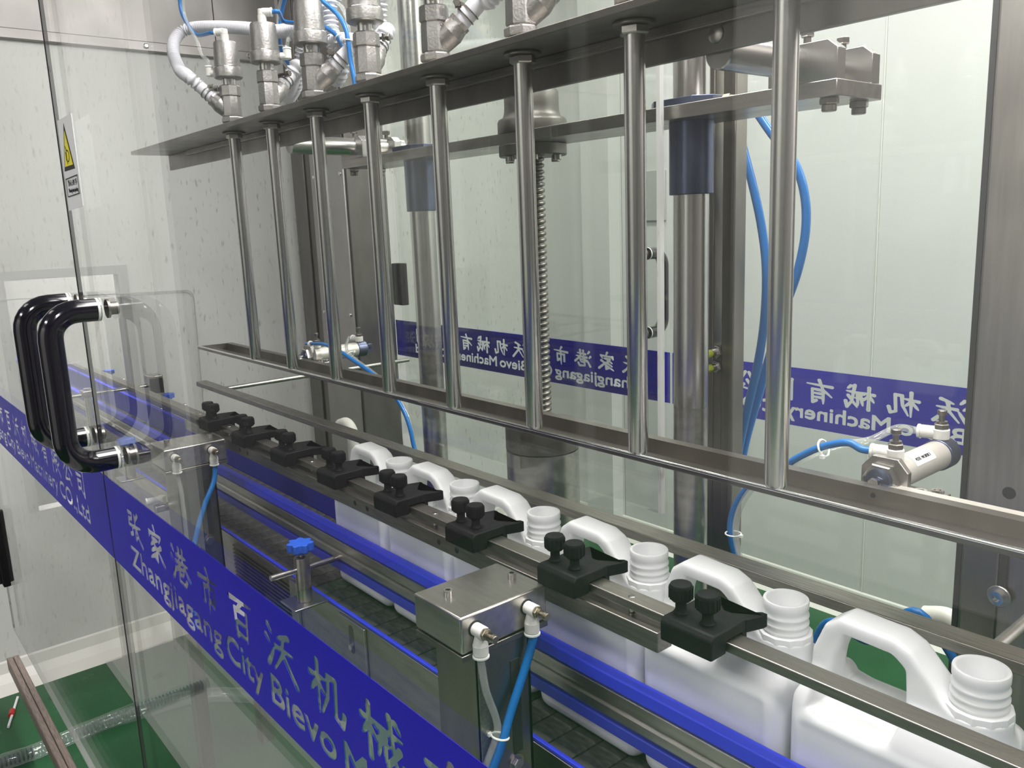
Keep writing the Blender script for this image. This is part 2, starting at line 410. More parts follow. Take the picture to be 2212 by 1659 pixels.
# left wall with the conveyor opening
oy0, oy1, oz0, oz1 = -.27, .075, -.62, .156
wl = MB(); 
for a in ((WX - .06, WX, -3.3, oy0, FZ, CZ), (WX - .06, WX, oy1, 2.2, FZ, CZ), (WX - .06, WX, oy0, oy1, FZ, oz0), (WX - .06, WX, oy0, oy1, oz1, CZ)): wl.box(*a)
struct('wall_left', wl, 'wall_white')
tr = MB()
for a in ((WX, WX + .004, oy0 - .03, oy0, oz0, oz1 + .03), (WX, WX + .004, oy1, oy1 + .032, oz0, oz1 + .03), (WX, WX + .004, oy0, oy1, oz1, oz1 + .03)): tr.box(*a)
struct('trim_1', tr, 'frame_grey')
wb = struct('wall_back', MB().box(WX, 3.3, 2.07, 2.13, FZ, CZ), 'wall_back')
for i, (a, b) in enumerate(((-2.645, -2.12), (-2.116, -.945), (-.941, .23), (.234, 1.40), (1.404, 2.57))):
    struct('panel', MB().box(a, b, 2.058, 2.07, FZ + .02, CZ), 'wall_back', wb, bev=.002)
struct('joint_bead', MB().box(-.9450, -.9410, 2.056, 2.0585, FZ + .09, CZ), 'skirting', wb)
struct('trim_2', MB().box(-2.30, -2.13, 1.99, 2.058, FZ, CZ), 'wall_back')
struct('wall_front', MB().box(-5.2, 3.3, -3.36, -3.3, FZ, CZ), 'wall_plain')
struct('front_reflector', MB().box(-1.75, .35, -3.3, -3.26, FZ, 1.25), 'reflector_white', bev=.004)  # unseen white panel added to put highlights on the nozzle tubes
w1 = struct('veil_blocker', MB().box(WX, WX + .045, -1.16, -1.10, FZ, 1.56).box(WX, WX + .045, -3.2, -3.14, FZ, 1.56).box(WX, WX + .045, -3.14, -1.16, 1.50, 1.56), 'frame_grey')  # unseen frame and dark leaves added to keep the glass reflection dark
for a_, b_ in ((-2.148, -1.162), (-3.138, -2.152)): struct('blocker_leaf', MB().box(WX + .004, WX + .030, a_, b_, FZ + .008, 1.498), 'blocker_dark', w1)
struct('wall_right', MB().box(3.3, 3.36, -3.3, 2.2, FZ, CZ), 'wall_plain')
struct('wall_outer', MB().box(-4.45, -4.4, -3.3, 2.2, FZ, CZ), 'wall_white')
def cove(y0, y1, x, side):
    poly = [(0, 0), (.075, 0), (.062, .006), (.03, .022), (.012, .05), (.006, .085), (0, .09)]
    return MB().prism([(x + side * p, FZ + q) for p, q in poly], y0, y1, 'y')
struct('baseboard_left', cove(-1.10, 2.06, WX, 1), 'skirting')
struct('baseboard_back', MB().prism([(2.058 - p, FZ + q) for p, q in [(0, 0), (.075, 0), (.062, .006), (.03, .022), (.012, .05), (.006, .085), (0, .09)]], WX + .01, 3.3, 'x'), 'skirting')
# stainless cladding above the opening
t = thing('wall_cladding', 'brushed stainless cladding sheet high on the left wall with a folded lower strip', 'panel', (WX, .2, .90))
part('sheet', MB().box(WX, WX + .012, -.9, .50, .935, CZ - .01), 'stainless_sheet', t)
part('sheet', MB().box(WX, WX + .012, .504, .74, .935, CZ - .01), 'stainless_sheet', t)
part('strip', MB().box(WX, WX + .020, -.9, .72, .901, .934), 'stainless_sheet', t, bev=.003)
for y in (-.5, .253, .62): part('screw', MB().lathe([(.0095, 0), (.009, .004), (.005, .007)], (WX + .02, y, .918), (1, 0, 0), 14), 'chrome', t)
# things beyond the opening
bagm = MB(); rs = []
for j in range(15):
    row = []
    for k in range(17):
        a = k / 17 * 2 * math.pi; u = j / 14
        rad = (.05 + .07 * math.sin(math.pi * min(1, u * 1.05)) ** .6) * (1 + .16 * math.sin(5 * a + 3 * u) + .1 * math.sin(11 * a - 7 * u))
        row.append((-3.42 + rad * .5 * math.sin(a), .02 + rad * 1.1 * math.cos(a), -.235 + .30 * u))
    rs.append(row)
bagm.rings(rs)
solid('plastic_bag', bagm, 'clear_bag', 'crumpled clear plastic bag seen through the bright wall opening', 'bag', (-3.42, .02, -.235))
t = thing('opening_cover', 'clear acrylic cover with rounded corner over the bright wall opening', 'cover', (-2.64, 0, -.5))
rc = [(-.30, -.75), (.306, -.75), (.3235, .045)] + [(.3235 - .030 + .030 * math.cos(a), .052 + .030 * math.sin(a)) for a in np.linspace(.2, math.pi / 2, 6)] + [(-.30, .098)]
part('sheet', MB().prism(rc, -2.642, -2.639, 'x'), 'cover_sheet', t, smooth=False)
ed = MB()
for (a0, b0), (a1, b1) in zip(rc[1:], rc[2:]):
    d_ = Vector((0, a1 - a0, b1 - b0)); ed.cyl((-2.6385, a0, b0), (-2.6385, a1, b1), .0016, seg=6)
part('edge', ed, 'frame_grey', t)
t = thing('wall_plate', 'small grey-green plate on the back wall beside the wall corner', 'plate', (-1.93, 2.056, .36))
part('plate', MB().box(-1.989, -1.862, 2.046, 2.058, .262, .472), 'frame_grey', t, bev=.003)

# ================================================================== film lettering
BAND0, BAND1 = -.1897, -.0585
def film_loops(x0, x1, sh=0.0):
    L = [[(x0, BAND0), (x1, BAND0), (x1, BAND1), (x0, BAND1)]]
    for i, ch in enumerate('张家港市百沃机械有限公司'):
        L += glyph_loops(ch, sh - .7205 + .0918 * i, -.1285, .062, .0475)
    for w, a, b in (('Zhangjiagang', -.7222, -.3880), ('City', -.3735, -.2786), ('Bievo', -.2594, -.1290), ('Machinery', -.1125, .1285), ('CO.,Ltd', .1450, .3540)):
        L += bold_word(w, a + sh, b + sh, -.1690, .0300, .0013)
    return L
D0, D1 = -.8185, .4795
FILM = fill_mesh('film_band', film_loops(D0, D1), 'blue_film')
FILM_R = FILM.copy(); FILM_R.materials[0] = MAT['blue_film_rear']
FILM_S = fill_mesh('film_band', film_loops(D0, D1, .030), 'blue_film_rear')

# ================================================================== glass doors
def handle_geo(y, sgn, zlo, zhi, x):
    """C-shaped pull: two legs along y and a grip standing off the glass by .066"""
    s = .066 * sgn; c = .034
    pts = [(x, y + .004 * sgn, zhi), (x, y + s - sgn * c, zhi)]
    for k in range(1, 7):
        a = k / 7 * math.pi / 2; pts.append((x, y + s - sgn * c + sgn * c * math.sin(a), zhi - c + c * math.cos(a)))
    pts.append((x, y + s, zhi - c)); pts.append((x, y + s, (zhi + zlo) / 2)); pts.append((x, y + s, zlo + c))
    for k in range(1, 7):
        a = k / 7 * math.pi / 2; pts.append((x, y + s - sgn * c + sgn * c * math.cos(a), zlo + c - c * math.sin(a)))
    pts += [(x, y + s - sgn * c, zlo), (x, y + .004 * sgn, zlo)]
    return MB().tube(pts, .0152, 18, smooth=False)
def door(name, label, x0, x1, y, sgn, gm, zlo, zhi, flip, hx, hinges):
    base = ((x0 + x1) / 2, y, zlo)
    t = thing(name, label, 'door', base)
    part('glass_pane', MB().box(x0, x1, y - .005, y + .005, zlo, zhi), gm, t, smooth=False)
    if sgn < 0: part('edge_seal', MB().box(x0 - .0016, x0 - .0002, y - .0052, y - .0005, zlo, zhi), 'gasket', t, smooth=False); part('edge_seal', MB().box(x1 + .0002, x1 + .0016, y - .0052, y - .0005, zlo, zhi), 'gasket', t, smooth=False)
    f = bpy.data.objects.new('film_band', FILM if not flip else (FILM_S if x1 > 0 else FILM_R)); link(f, t); BASE[f.name] = base
    f['label'] = 'blue company name band on the %s glass' % ('front' if sgn < 0 else 'back')
    if not flip: f.location = (x0 - D0 - base[0], sgn * .0056, -base[2])
    else: f.location = (x1 + D0 - base[0], sgn * .0056, -base[2]); f.rotation_euler = (0, 0, math.pi)
    part('edge_strip', MB().box(x0, x1, y - .005, y + .005, zlo - .003, zlo - .0003), 'frame_grey', t, smooth=False)
    if hx is not None:
        h = part('handle', handle_geo(y, sgn, -.0138, .1885, hx), 'black_gloss', t)
        for z in (-.0138, .1885):
            part('washer', MB().cyl((hx, y + sgn * .0045, z), (hx, y + sgn * .009, z), .0155, seg=24, ch=.001), 'zip_tie', h)
            part('bolt', MB().cyl((hx, y - sgn * .005, z), (hx, y - sgn * .008, z), .0125, seg=20).cyl((hx, y - sgn * .008, z), (hx, y - sgn * .020, z), .0085, seg=16, ch=.001), 'stainless_dark', h)
    for (a, z0, z1) in hinges:
        hg = part('hinge', MB().box(a - .05, a + .012, y - .014, y + .014, z0, z1), 'black_plastic', t, bev=.003)
        part('hinge_pin', MB().cyl((a - .02, y + sgn * .018, z0 + .004), (a - .02, y + sgn * .018, z1 - .004), .008, seg=12), 'gasket', hg)
    return t
GY, GB = -.45, .89
dr = door('glass_door', 'near glass door at front right with black pull handle and yellow warning sticker', D0, D1, GY, -1, 'door_glass', -.787, 1.15, False, -.727, [])
dl = door('glass_door', 'front left glass door whose blue band ends in Ltd beside the dark gap', D0 - 1.3045, D0 - .0065, GY, -1, 'door_glass', -.787, 1.15, False, -.893, [(-2.11, -.655, -.44)])
bl = door('glass_door', 'rear left glass door with mirrored lettering behind the guide columns', -2.115, -.882, GB, 1, 'back_glass', -1.12, 1.25, True, -.955, [(-2.105, .0, .15)])
br = door('glass_door', 'rear right glass door with mirrored lettering behind the blue air hoses', -.874, .424, GB, 1, 'back_glass', -1.12, 1.25, True, -.81, [])
# warning sticker, glued to the near door
st = part('warning_sticker', MB().prism([(-.8095, .3190), (-.7310, .3225), (-.7298, .4375), (-.8078, .4365)], GY - .0053, GY - .0059, 'y'), 'sign_white', dr, smooth=False, label='white sticker with yellow warning triangle and boxed writing')
def flat(name, poly, m, d=.0062, par=st): return part(name, MB().prism(poly, GY - d + .0003, GY - d, 'y'), m, par, smooth=False)
flat('triangle_border', [(-.8020, .3705), (-.7455, .3708), (-.7742, .4300)], 'sign_black')
flat('triangle_field', [(-.7955, .3760), (-.7520, .3762), (-.7741, .4205)], 'sign_yellow', .0065)
pic = MB()
def bar2(mb, a, b, w, d=.0068):
    dx, dz = b[0] - a[0], b[1] - a[1]; L = math.hypot(dx, dz); nx, nz = -dz / L * w / 2, dx / L * w / 2
    mb.prism([(a[0] - nx, a[1] - nz), (b[0] - nx, b[1] - nz), (b[0] + nx, b[1] + nz), (a[0] + nx, a[1] + nz)], GY - d + .0003, GY - d, 'y')
arc = [(-.7742 + .0085 * math.cos(a) + .001, .3885 + .0072 * math.sin(a)) for a in np.linspace(1.9, -1.9, 9)]
for a, b in zip(arc, arc[1:]): bar2(pic, a, b, .0016)
bar2(pic, (-.7795, .3945), (-.7795, .3825), .0042); bar2(pic, (-.7805, .4015), (-.7765, .3955), .0020); bar2(pic, (-.7765, .3955), (-.7735, .3955), .0018); bar2(pic, (-.7775, .3825), (-.7765, .3785), .0014)
part('pictogram', pic, 'sign_black', st, smooth=False)
bx = MB(); Q = [(-.8005, .3372), (-.7370, .3392), (-.7370, .3622), (-.8005, .3602)]
for a, b in zip(Q, Q[1:] + Q[:1]): bar2(bx, a, b, .0011)
part('sign_box', bx, 'sign_black', st, smooth=False)
def word_mesh(name, body, x0, x1, z0, h, m, place, parent):
    P = text_splines(body); A = [p for L in P for p in L]
    ax0 = min(p[0] for p in A); ax1 = max(p[0] for p in A); az0 = min(p[1] for p in A); az1 = max(p[1] for p in A)
    me = fill_mesh(name, [[(x0 + (p[0] - ax0) / (ax1 - ax0) * (x1 - x0), z0 + (p[1] - az0) / (az1 - az0) * h) for p in L] for L in P], m)
    o = bpy.data.objects.new(name, me); link(o, parent); BASE[o.name] = BASE[parent.name]; b = BASE[parent.name]
    o.location = (place[0] - b[0], place[1] - b[1], place[2] - b[2]); return o
word_mesh('lettering', '当心夹手', -.7925, -.7430, .3505, .0080, 'sign_black', (0, GY - .0063, 0), st)
word_mesh('lettering', 'Warning hands pinching', -.7925, -.7425, .3405, .0070, 'sign_black', (0, GY - .0063, 0), st)

# ================================================================== frame
t = thing('frame_rail', 'rust-marked double steel rail below the front glass doors', 'rail', (-1.0, -.45, -.98))
part('flat_bar', MB().box(-2.30, .6, -.466, -.4505, -.985, -.9465), 'rust_rail', t, bev=.002)
part('flat_bar', MB().box(-2.30, .6, -.4495, -.434, -.985, -.9465), 'rust_rail', t, bev=.002)
t = thing('steel_cabinet', 'tall stainless cabinet column at the rear left with screwed front cover', 'cabinet', (-2.32, .78, FZ))
part('body', MB().box(-2.535, -2.125, .705, .86, FZ, 1.5), 'cabinet_steel', t, bev=.003)
part('cover_panel', MB().box(-2.375, -2.135, .697, .7049, -1.0, .55), 'stainless_sheet', t, bev=.002)
part('strip', MB().box(-2.525, -2.43, .698, .7049, -1.0, 1.45), 'cabinet_steel', t, bev=.002)
part('cover_panel', MB().box(-2.42, -2.135, .697, .7049, .56, 1.48), 'cabinet_steel', t, bev=.002)
for x, z in ((-2.35, .465), (-2.155, .465), (-2.35, -.02), (-2.155, -.02), (-2.35, -.6), (-2.155, -.6)):
    part('screw', MB().lathe([(.007, 0), (.0065, .003), (.003, .005)], (x, .697, z), (0, -1, 0), 12), 'chrome', t)
t = thing('frame_post', 'wide stainless post at the right edge with black gasket and slot', 'post', (.17, .50, FZ))
part('body', MB().box(.006, .36, .465, .56, FZ, 1.3), 'post_steel', t, bev=.004)
part('gasket', MB().box(-.002, .0055, .468, .556, FZ, 1.3), 'gasket', t)
part('slot_plate', MB().box(.012, .058, .4585, .4648, -.46, -.165), 'stainless_dark', t, bev=.002)
for z in (-.1063,): part('hole', MB().cyl((.062, .4652, z), (.062, .4642, z), .0085, seg=20), 'gasket', t)
for z in (-.2542,):
    b = part('washer', MB().cyl((.062, .4585, z), (.062, .4548, z), .0155, seg=24, ch=.001), 'stainless', t)
    part('socket_bolt', MB().pipe((.062, .4548, z), (0, -1, 0), .0050, .0095, .008, 18).cyl((.062, .4548, z), (.062, .4515, z), .0052, seg=6), 'chrome', b)
part('slot_groove', MB().box(.0585, .068, .4600, .4649, -.24, -.165), 'gasket', t)
t = thing('door_jamb_post', 'slotted stainless upright beside the right guide column', 'post', (-.345, .37, FZ))
part('upright', MB().box(-.384, -.346, .355, .385, FZ, 1.3), 'stainless_dark', t, bev=.002)
part('upright', MB().box(-.331, -.308, .355, .385, FZ, 1.3), 'stainless_dark', t, bev=.002)
part('infill_plate', MB().box(-.346, -.331, .357, .383, FZ, .075), 'stainless_dark', t)
for i, z in enumerate((.0640, .0405)):
    s = thing('proximity_sensor', 'green-tipped proximity sensor on the slotted post, %s of the two' % ('upper' if i == 0 else 'lower'), 'sensor', (-.338, .355, z), 'sensors on the slotted post')
    part('barrel', MB().cyl((-.338, .352, z), (-.338, .338, z), .0066, seg=16), 'chrome', s)
    part('sensing_tip', MB().cyl((-.338, .338, z), (-.338, .322, z), .0062, seg=16, ch=.0008), 'yellow_green', s)
    part('hex_nut', MB().hexnut((-.338, .355, z), (-.338, .349, z), .0105), 'stainless_bright', s)

# ================================================================== nozzle beam
PZ = .492
t = thing('nozzle_beam', 'long stainless angle beam carrying the filling nozzles', 'beam', (-.665, .0, .44))
pl = MB().box(-1.915, .58, -.046, .058, PZ, PZ + .0095)
part('flange_plate', pl, 'stainless_dark', t, bev=.0012)
part('web_plate', MB().box(-1.915, .58, .050, .058, .4535, PZ), 'stainless_dark', t, bev=.0012)
part('reflection_strip', MB().box(-1.75, .45, .040, .050, .4795, PZ - .0003), 'bar_steel', t, bev=.001)  # added bar standing in for the warm reflection under the plate
for x in (-1.222, -.117): part('weld_plug', MB().lathe([(.010, 0), (.0095, .002), (.006, .004)], (x, .050, .4715), (0, -1, 0), 18), 'stainless', t)
for x in (-1.19, -.12):
    part('support_rod', MB().cyl((x, .058, .4545), (x, .333, .4545), .0185, seg=32, ch=.0015), 'stainless_bright', t)

# ================================================================== lift crossbar with bushings, brackets and screw nut
t = thing('lift_crossbar', 'flat steel lift bar crossing behind the nozzles with clamp blocks at both ends', 'bar', (-.66, .265, .42))
part('bar', MB().box(-1.2545, -.066, .21, .317, .4122, .4310), 'stainless', t, bev=.001)
def clampblock(x0, x1, y0, y1, cx):
    c = .013
    poly = [(x0, .4311), (x1, .4311), (x1, .4660), (x1 - c, .4765), (x0 + c, .4765), (x0, .4660)]
    b = part('clamp_block', MB().prism(poly, y0, y1, 'y'), 'stainless_bright', t, bev=.0008)
    xb = (x0 + x1) / 2 + .001
    part('clamp_bolt', MB().cyl((xb, (y0 + y1) / 2, .4765), (xb, (y0 + y1) / 2, .4850), .0045, seg=12).hexnut((xb, (y0 + y1) / 2, .4845), (xb, (y0 + y1) / 2, .4925), .0085), 'stainless_dark', b)
for (a, b) in ((-1.253, -1.158), (-.158, -.0664)):
    clampblock(a, b, .2102, .229, 0); clampblock(a, b, .292, .3105, 0)
for x, y in ((-.085, .228), (-.085, .298), (-1.232, .228), (-1.232, .298)):
    b = part('bolt', MB().hexnut((x, y, .4122), (x, y, .4045), .0115, .3), 'stainless_dark', t)
    part('bolt_tip', MB().cyl((x, y, .4045), (x, y, .3965), .0088, seg=16, ch=.001), 'stainless_dark', b)
CX = (-1.0235, -.3195); CY = .265
for x in CX:
    b = part('bushing', MB().lathe([(.0310, 0), (.0320, .001), (.0320, .0975), (.0320, .1018)], (x, CY, .3102), seg=36), 'navy_metal', t)
    ps = [(x + .0545 * sx, CY + .043 * sy) for sx, sy in ((-1, -.55), (-.62, -1), (.62, -1), (1, -.55), (1, .55), (.62, 1), (-.62, 1), (-1, .55))]
    part('flange', MB().prism(ps, .4312, .4420, 'z'), 'navy_metal', b, bev=.0008)
    part('grease_nipple', MB().hexnut((x + .055, CY, .4375), (x + .066, CY, .4375), .0052).cyl((x + .066, CY, .4375), (x + .072, CY, .4375), .003, seg=10), 'old_brass', b)
SX, SY = -.666, .265
n = part('screw_nut', MB().lathe([(.060, .4312), (.0605, .433), (.0605, .4500), (.0585, .4545), (.051, .4580), (.0485, .465), (.0475, .475), (.0475, .4990), (.045, .503), (.015, .504)], (SX, SY, 0), seg=48), 'cabinet_steel', t, angle=50)
part('nut_flange', MB().lathe([(.058, .3925), (.0595, .394), (.0595, .4108), (.058, .4121)], (SX, SY, 0), seg=48), 'cabinet_steel', n)
for k in range(6):
    a = .35 + k * math.pi / 3; x = SX + .047 * math.cos(a); y = SY + .047 * math.sin(a)
    part('flange_bolt', MB().cyl((x, y, .3925), (x, y, .3835), .0078, seg=16, ch=.0007), 'stainless', n)

# ================================================================== guide columns and ball screw
for i, x in enumerate(CX):
    s = thing('guide_column', ('left polished guide column rising behind the fifth nozzle' if i == 0 else 'right polished guide column behind the last nozzle pair'), 'column', (x, CY, FZ), 'guide columns of the lift')
    part('shaft', MB().lathe([(.0262, FZ), (.0262, -.005 if i else .02)], (x, CY, 0), seg=40), 'stainless', s)
    part('polished_shaft', MB().lathe([(.0262, -.0048 if i else .0202), (.0262, 1.3)], (x, CY, 0), seg=40), 'stainless_bright', s)
s = thing('ball_screw', 'threaded lifting screw in the middle behind the sixth nozzle', 'screw', (SX, SY, -.10))
bs = MB(); P = .0107; turns = int((.50 + .085) / P); SEG = 28; rs = []
for i in range(turns * 8 + 1):
    z = -.085 + i * P / 8; row = []
    for k in range(SEG):
        ph = (i / 8 - k / SEG) % 1.0
        r = .0195 - .0042 * (max(0.0, 1 - ((ph - .5) / .27) ** 2) ** .5)
        a = 2 * math.pi * k / SEG; row.append((SX + r * math.cos(a), SY + r * math.sin(a), z))
    rs.append(row)
bs.rings(rs); part('thread', bs, 'stainless_dark', s, angle=60)
s = thing('screw_housing', 'round stainless housing below the trough holding the lifting screw', 'housing', (SX, SY, FZ))
part('housing_tube', MB().lathe([(.068, FZ), (.068, -.1375)], (SX, SY, 0), seg=48), 'stainless', s)
part('cap', MB().lathe([(.0665, -.1370), (.0685, -.1350), (.0685, -.0890), (.0660, -.0865), (.0205, -.0860)], (SX, SY, 0), seg=48), 'stainless_dark', s)
# acrylic shield
s = thing('acrylic_shield', 'clear acrylic sheet hanging between trough and guide columns', 'shield', (-.68, .2, -.16))
part('sheet', MB().box(-1.0445, -.3215, .190, .1985, -.1600, 1.2), 'acrylic', s, smooth=False)
part('edge_strip', MB().box(-.3213, -.3150, .190, .1985, -.1600, 1.2), 'wall_white', s, smooth=False)

# ================================================================== filling nozzles
def nozzle(i):
    x = -.19 * (7 - i)
    ordn = ['first', 'second', 'third', 'fourth', 'fifth', 'sixth', 'seventh', 'eighth'][i]
    extra = ['leftmost, its white hose looping far left', 'with blue tube leaving its top fitting', 'with valve inlet and hose clamp turned right', 'with wing screw poking out behind', 'with angled inlet showing a pale hose', 'hiding most of the lifting screw', 'in front of the dark rear door handle', 'nearest and thickest at the right'][i]
    return x, '%s filling nozzle from the left, %s' % (ordn, extra)
def build_nozzle():
    x = 0.0; base = (0, 0, 0)
    t = thing('filling_nozzle', '-', 'nozzle', base, 'stainless filling nozzles on the beam')
    part('tube', MB().lathe([(.0085, .0075), (.0085, .0002), (.0100, .0), (.01215, .0040), (.01215, .4815)], (0, 0, 0), seg=36, cap=True), 'stainless_bright', t)
    part('washer', MB().lathe([(.0130, .4880), (.0238, .4880), (.0240, .4888), (.0240, .4908), (.0236, .4915), (.0130, .4915)], seg=36), 'stainless_dark', t)
    part('lock_nut', MB().lathe([(.0122, .4785), (.0155, .4785), (.0172, .4800), (.0172, .4865), (.0160, .4878)], seg=6, phase=.35), 'stainless', t)
    v = part('valve_body', MB().lathe([(.0190, .5225), (.0205, .5250), (.0200, .5600), (.0188, .5645)], seg=8, phase=math.pi / 8), 'cast_steel', t, angle=25)
    part('coupling_nut', MB().lathe([(.0170, .5017), (.0192, .5022), (.0192, .5085), (.0172, .5095), (.0172, .5112)], seg=6, phase=.2), 'stainless_bright', v)
    part('hex_collar', MB().lathe([(.0205, .5112), (.0225, .5130), (.0225, .5205), (.0210, .5226)], seg=8, phase=.2), 'cast_steel', v, angle=25)
    part('hex_collar', MB().lathe([(.0200, .5645), (.0218, .5660), (.0212, .5850), (.0195, .5868)], seg=8, phase=math.pi / 8), 'cast_steel', v, angle=25)
    part('stem', MB().lathe([(.0145, .5868), (.0145, .6010)], seg=24).box(-.004, .004, -.0155, -.0135, .592, .598), 'stainless_bright', v)
    a = part('actuator', MB().lathe([(.0240, .6005), (.0275, .6010), (.0295, .6030), (.0298, .6175), (.0288, .6215), (.0272, .6225), (.0262, .6350), (.0245, .6700), (.0232, .6735), (.0120, .6745)], seg=36), 'cast_steel', t)
    part('actuator_band', MB().lathe([(.0280, .6214), (.0282, .6225), (.0276, .6232), (.0262, .6233)], seg=36), 'chrome', a)
    e = part('elbow_fitting', MB().cyl((0, 0, .6740), (0, 0, .6890), .0085, seg=16).cyl((0, 0, .6888), (0, 0, .7000), .0075, seg=16, ch=.0012).cyl((.001, 0, .6945), (.0170, 0, .6945), .0078, seg=16, ch=.001), 'white_fitting', t)
    part('release_ring', MB().cyl((.0170, 0, .6945), (.0205, 0, .6945), .0085, seg=16, ch=.0008), 'zip_tie', e)
    # angled inlet
    d = Vector((math.sin(math.radians(48)), 0, math.cos(math.radians(48)))); o = Vector((0, 0, .5290))
    b = part('inlet_branch', MB().cyl(o, o + d * .032, .0155, .0190, 24).cyl(o + d * .032, o + d * .0470, .0190, .0160, 24, 0).hexnut(o + d * .0455, o + d * .0530, .0168, .2, 8), 'cast_steel', v)
    part('hose_end', MB().cyl(o + d * .0500, o + d * .0960, .0135, .0125, 20), 'white_hose', t)
    cl = MB()
    w = Vector((0, -1, 0)); u = d.cross(w)
    for h in (.0610, .0710): cl.lathe([(.0138, 0), (.0150, 0), (.0150, .0018), (.0138, .0018), (.0138, 0)], o + d * h, d, 24, cap=False)
    c = part('hose_clamp', cl, 'stainless_dark', t)
    q = o + d * .0660 + u * (-.0165)
    part('clamp_screw', MB().cyl(q - w * .018, q + w * .020, .0028, seg=10).hexnut(q + w * .0185, q + w * .0245, .0058, .2).box(q.x - .0045, q.x + .0045, q.y - .0155, q.y - .0125, q.z - .006, q.z + .006).box(q.x - .0045, q.x + .0045, q.y + .006, q.y + .009, q.z - .006, q.z + .006), 'stainless_dark', c)
    return t
NZ = build_nozzle()
ANG = [222, 112, 50, 125, 44, 42, 60, 60]
FIT = [222, 55, 50, 60, 44, 42, 60, 60]      # where the air fittings point
NOZ = [NZ] + [None] * 7
for i in range(1, 8): NOZ[i] = copy_tree(NZ)
for i in range(8):
    x, lab = nozzle(i); o = NOZ[i]; o.location = (x, 0, H); o.rotation_euler = (0, 0, math.radians(ANG[i])); o['label'] = lab
    for ch in o.children:
        if ch.name.startswith('elbow_fitting'): ch.rotation_euler = (0, 0, math.radians(FIT[i] - ANG[i]))
for i in (0, 1):
    e = part('elbow_fitting', MB().cyl((.0250, 0, .6135), (.0420, 0, .6135), .0070, seg=14, ch=.001).cyl((.0420, 0, .6085), (.0420, 0, .6260), .0078, seg=16, ch=.001), 'white_fitting', NOZ[i]); e.rotation_euler = (0, 0, math.radians(FIT[i] - ANG[i]))
    part('release_ring', MB().cyl((.0420, 0, .6260), (.0420, 0, .6295), .0085, seg=16, ch=.0008), 'zip_tie', e)
# cast lettering on two valve bodies
for i in (4, 5):
    P = text_splines('DN15 PN16 316'); A = [p for L in P for p in L]; w = max(p[0] for p in A); h_ = max(p[1] for p in A)
    me = fill_mesh('cast_lettering', [[(p[0] / w * .038, (p[1] / h_ - .5) * .0062) for p in L] for L in P], 'cast_steel', .0012)
    o = bpy.data.objects.new('cast_lettering', me); link(o, NOZ[i]); BASE[o.name] = (0, 0, 0)
    # face of the octagon nearest the camera's right: outward direction in the nozzle's own frame
    fa = math.radians(-45)
    R_ = .0200 * math.cos(math.pi / 8)
    X = Vector((0, 0, -1)); Z = Vector((math.cos(fa), math.sin(fa), 0))        # sheet: local x runs down the body, local -y faces out
    Mx = Matrix.Identity(4); Yv = -Z; Zv = X.cross(Yv)
    for r in range(3): Mx[r][0] = X[r]; Mx[r][1] = Yv[r]; Mx[r][2] = Zv[r]; Mx[r][3] = (Z * (R_ + .0002) + Vector((0, 0, .5625)))[r]
    o.matrix_local = Mx

# ================================================================== hoses and tubes above the beam
def corr(L):
    s_ = math.sin(L * 2 * math.pi / .0088); return .0120 + .0024 * (abs(s_) ** .7 * (1 if s_ > 0 else -1))
def corr_hose(pts, label, smooth_from=None):
    P = catmull(pts, 14); tot = sum((b - a).length for a, b in zip(P, P[1:])); n = max(4, int(tot / .0012)); Q = []; acc = 0; j = 0; pos = 0.0
    cum = [0.0]
    for a, b in zip(P, P[1:]): cum.append(cum[-1] + (b - a).length)
    for k in range(n + 1):
        s_ = tot * k / n
        while j < len(cum) - 2 and cum[j + 1] < s_: j += 1
        f = (s_ - cum[j]) / max(1e-9, cum[j + 1] - cum[j]); Q.append(P[j].lerp(P[j + 1], min(1, f)))
    mb = MB().tube(Q, .0118, 14, smooth=False, rf=corr)
    return solid('corrugated_hose', mb, 'white_hose', label, 'hose', tuple(pts[0]), 'white corrugated product hoses', angle=80)
def branch_end(i, h=.093):
    a = math.radians(ANG[i]); d = math.sin(math.radians(48)) * h
    return (-.19 * (7 - i) + d * math.cos(a), d * math.sin(a), .5290 + math.cos(math.radians(48)) * h)
def branch_dir(i, h): return branch_end(i, h)
corr_hose([branch_end(0, .09), branch_end(0, .125)] + [(-1.5585, -0.0200, 0.6535), (-1.6456, 0.0000, 0.7083), (-1.7050, 0.0300, 0.7533), (-1.7099, 0.0600, 0.7766), (-1.6459, 0.0800, 0.7730), (-1.4522, 0.0900, 0.7353), (-1.2874, 0.0900, 0.6967), (-1.1794, 0.0900, 0.6836), (-1.0776, 0.1000, 0.6907), (-1.0324, 0.1200, 0.7418)], 'white corrugated hose looping left from the first nozzle inlet')
corr_hose([branch_end(1, .09), branch_end(1, .115)] + [(-1.3066, 0.1200, 0.5658), (-1.2615, 0.1200, 0.5855), (-1.2381, 0.1200, 0.6149), (-1.2227, 0.1200, 0.6494), (-1.1994, 0.1200, 0.6816), (-1.1752, 0.1200, 0.7216), (-1.1580, 0.1200, 0.7703)], 'white corrugated hose rising behind the third nozzle from a low bend')
corr_hose([branch_end(2, .09), branch_end(2, .11)] + [(-1.0075, 0.0800, 0.6270), (-0.9891, 0.0800, 0.6075), (-0.9892, 0.0800, 0.5731), (-1.0115, 0.0800, 0.5582), (-1.0175, 0.0800, 0.5775), (-1.0121, 0.0800, 0.6098), (-1.0161, 0.0800, 0.6516), (-1.0166, 0.0800, 0.6924), (-1.0135, 0.0800, 0.7320)], 'white corrugated hose hanging between third and fourth nozzles')
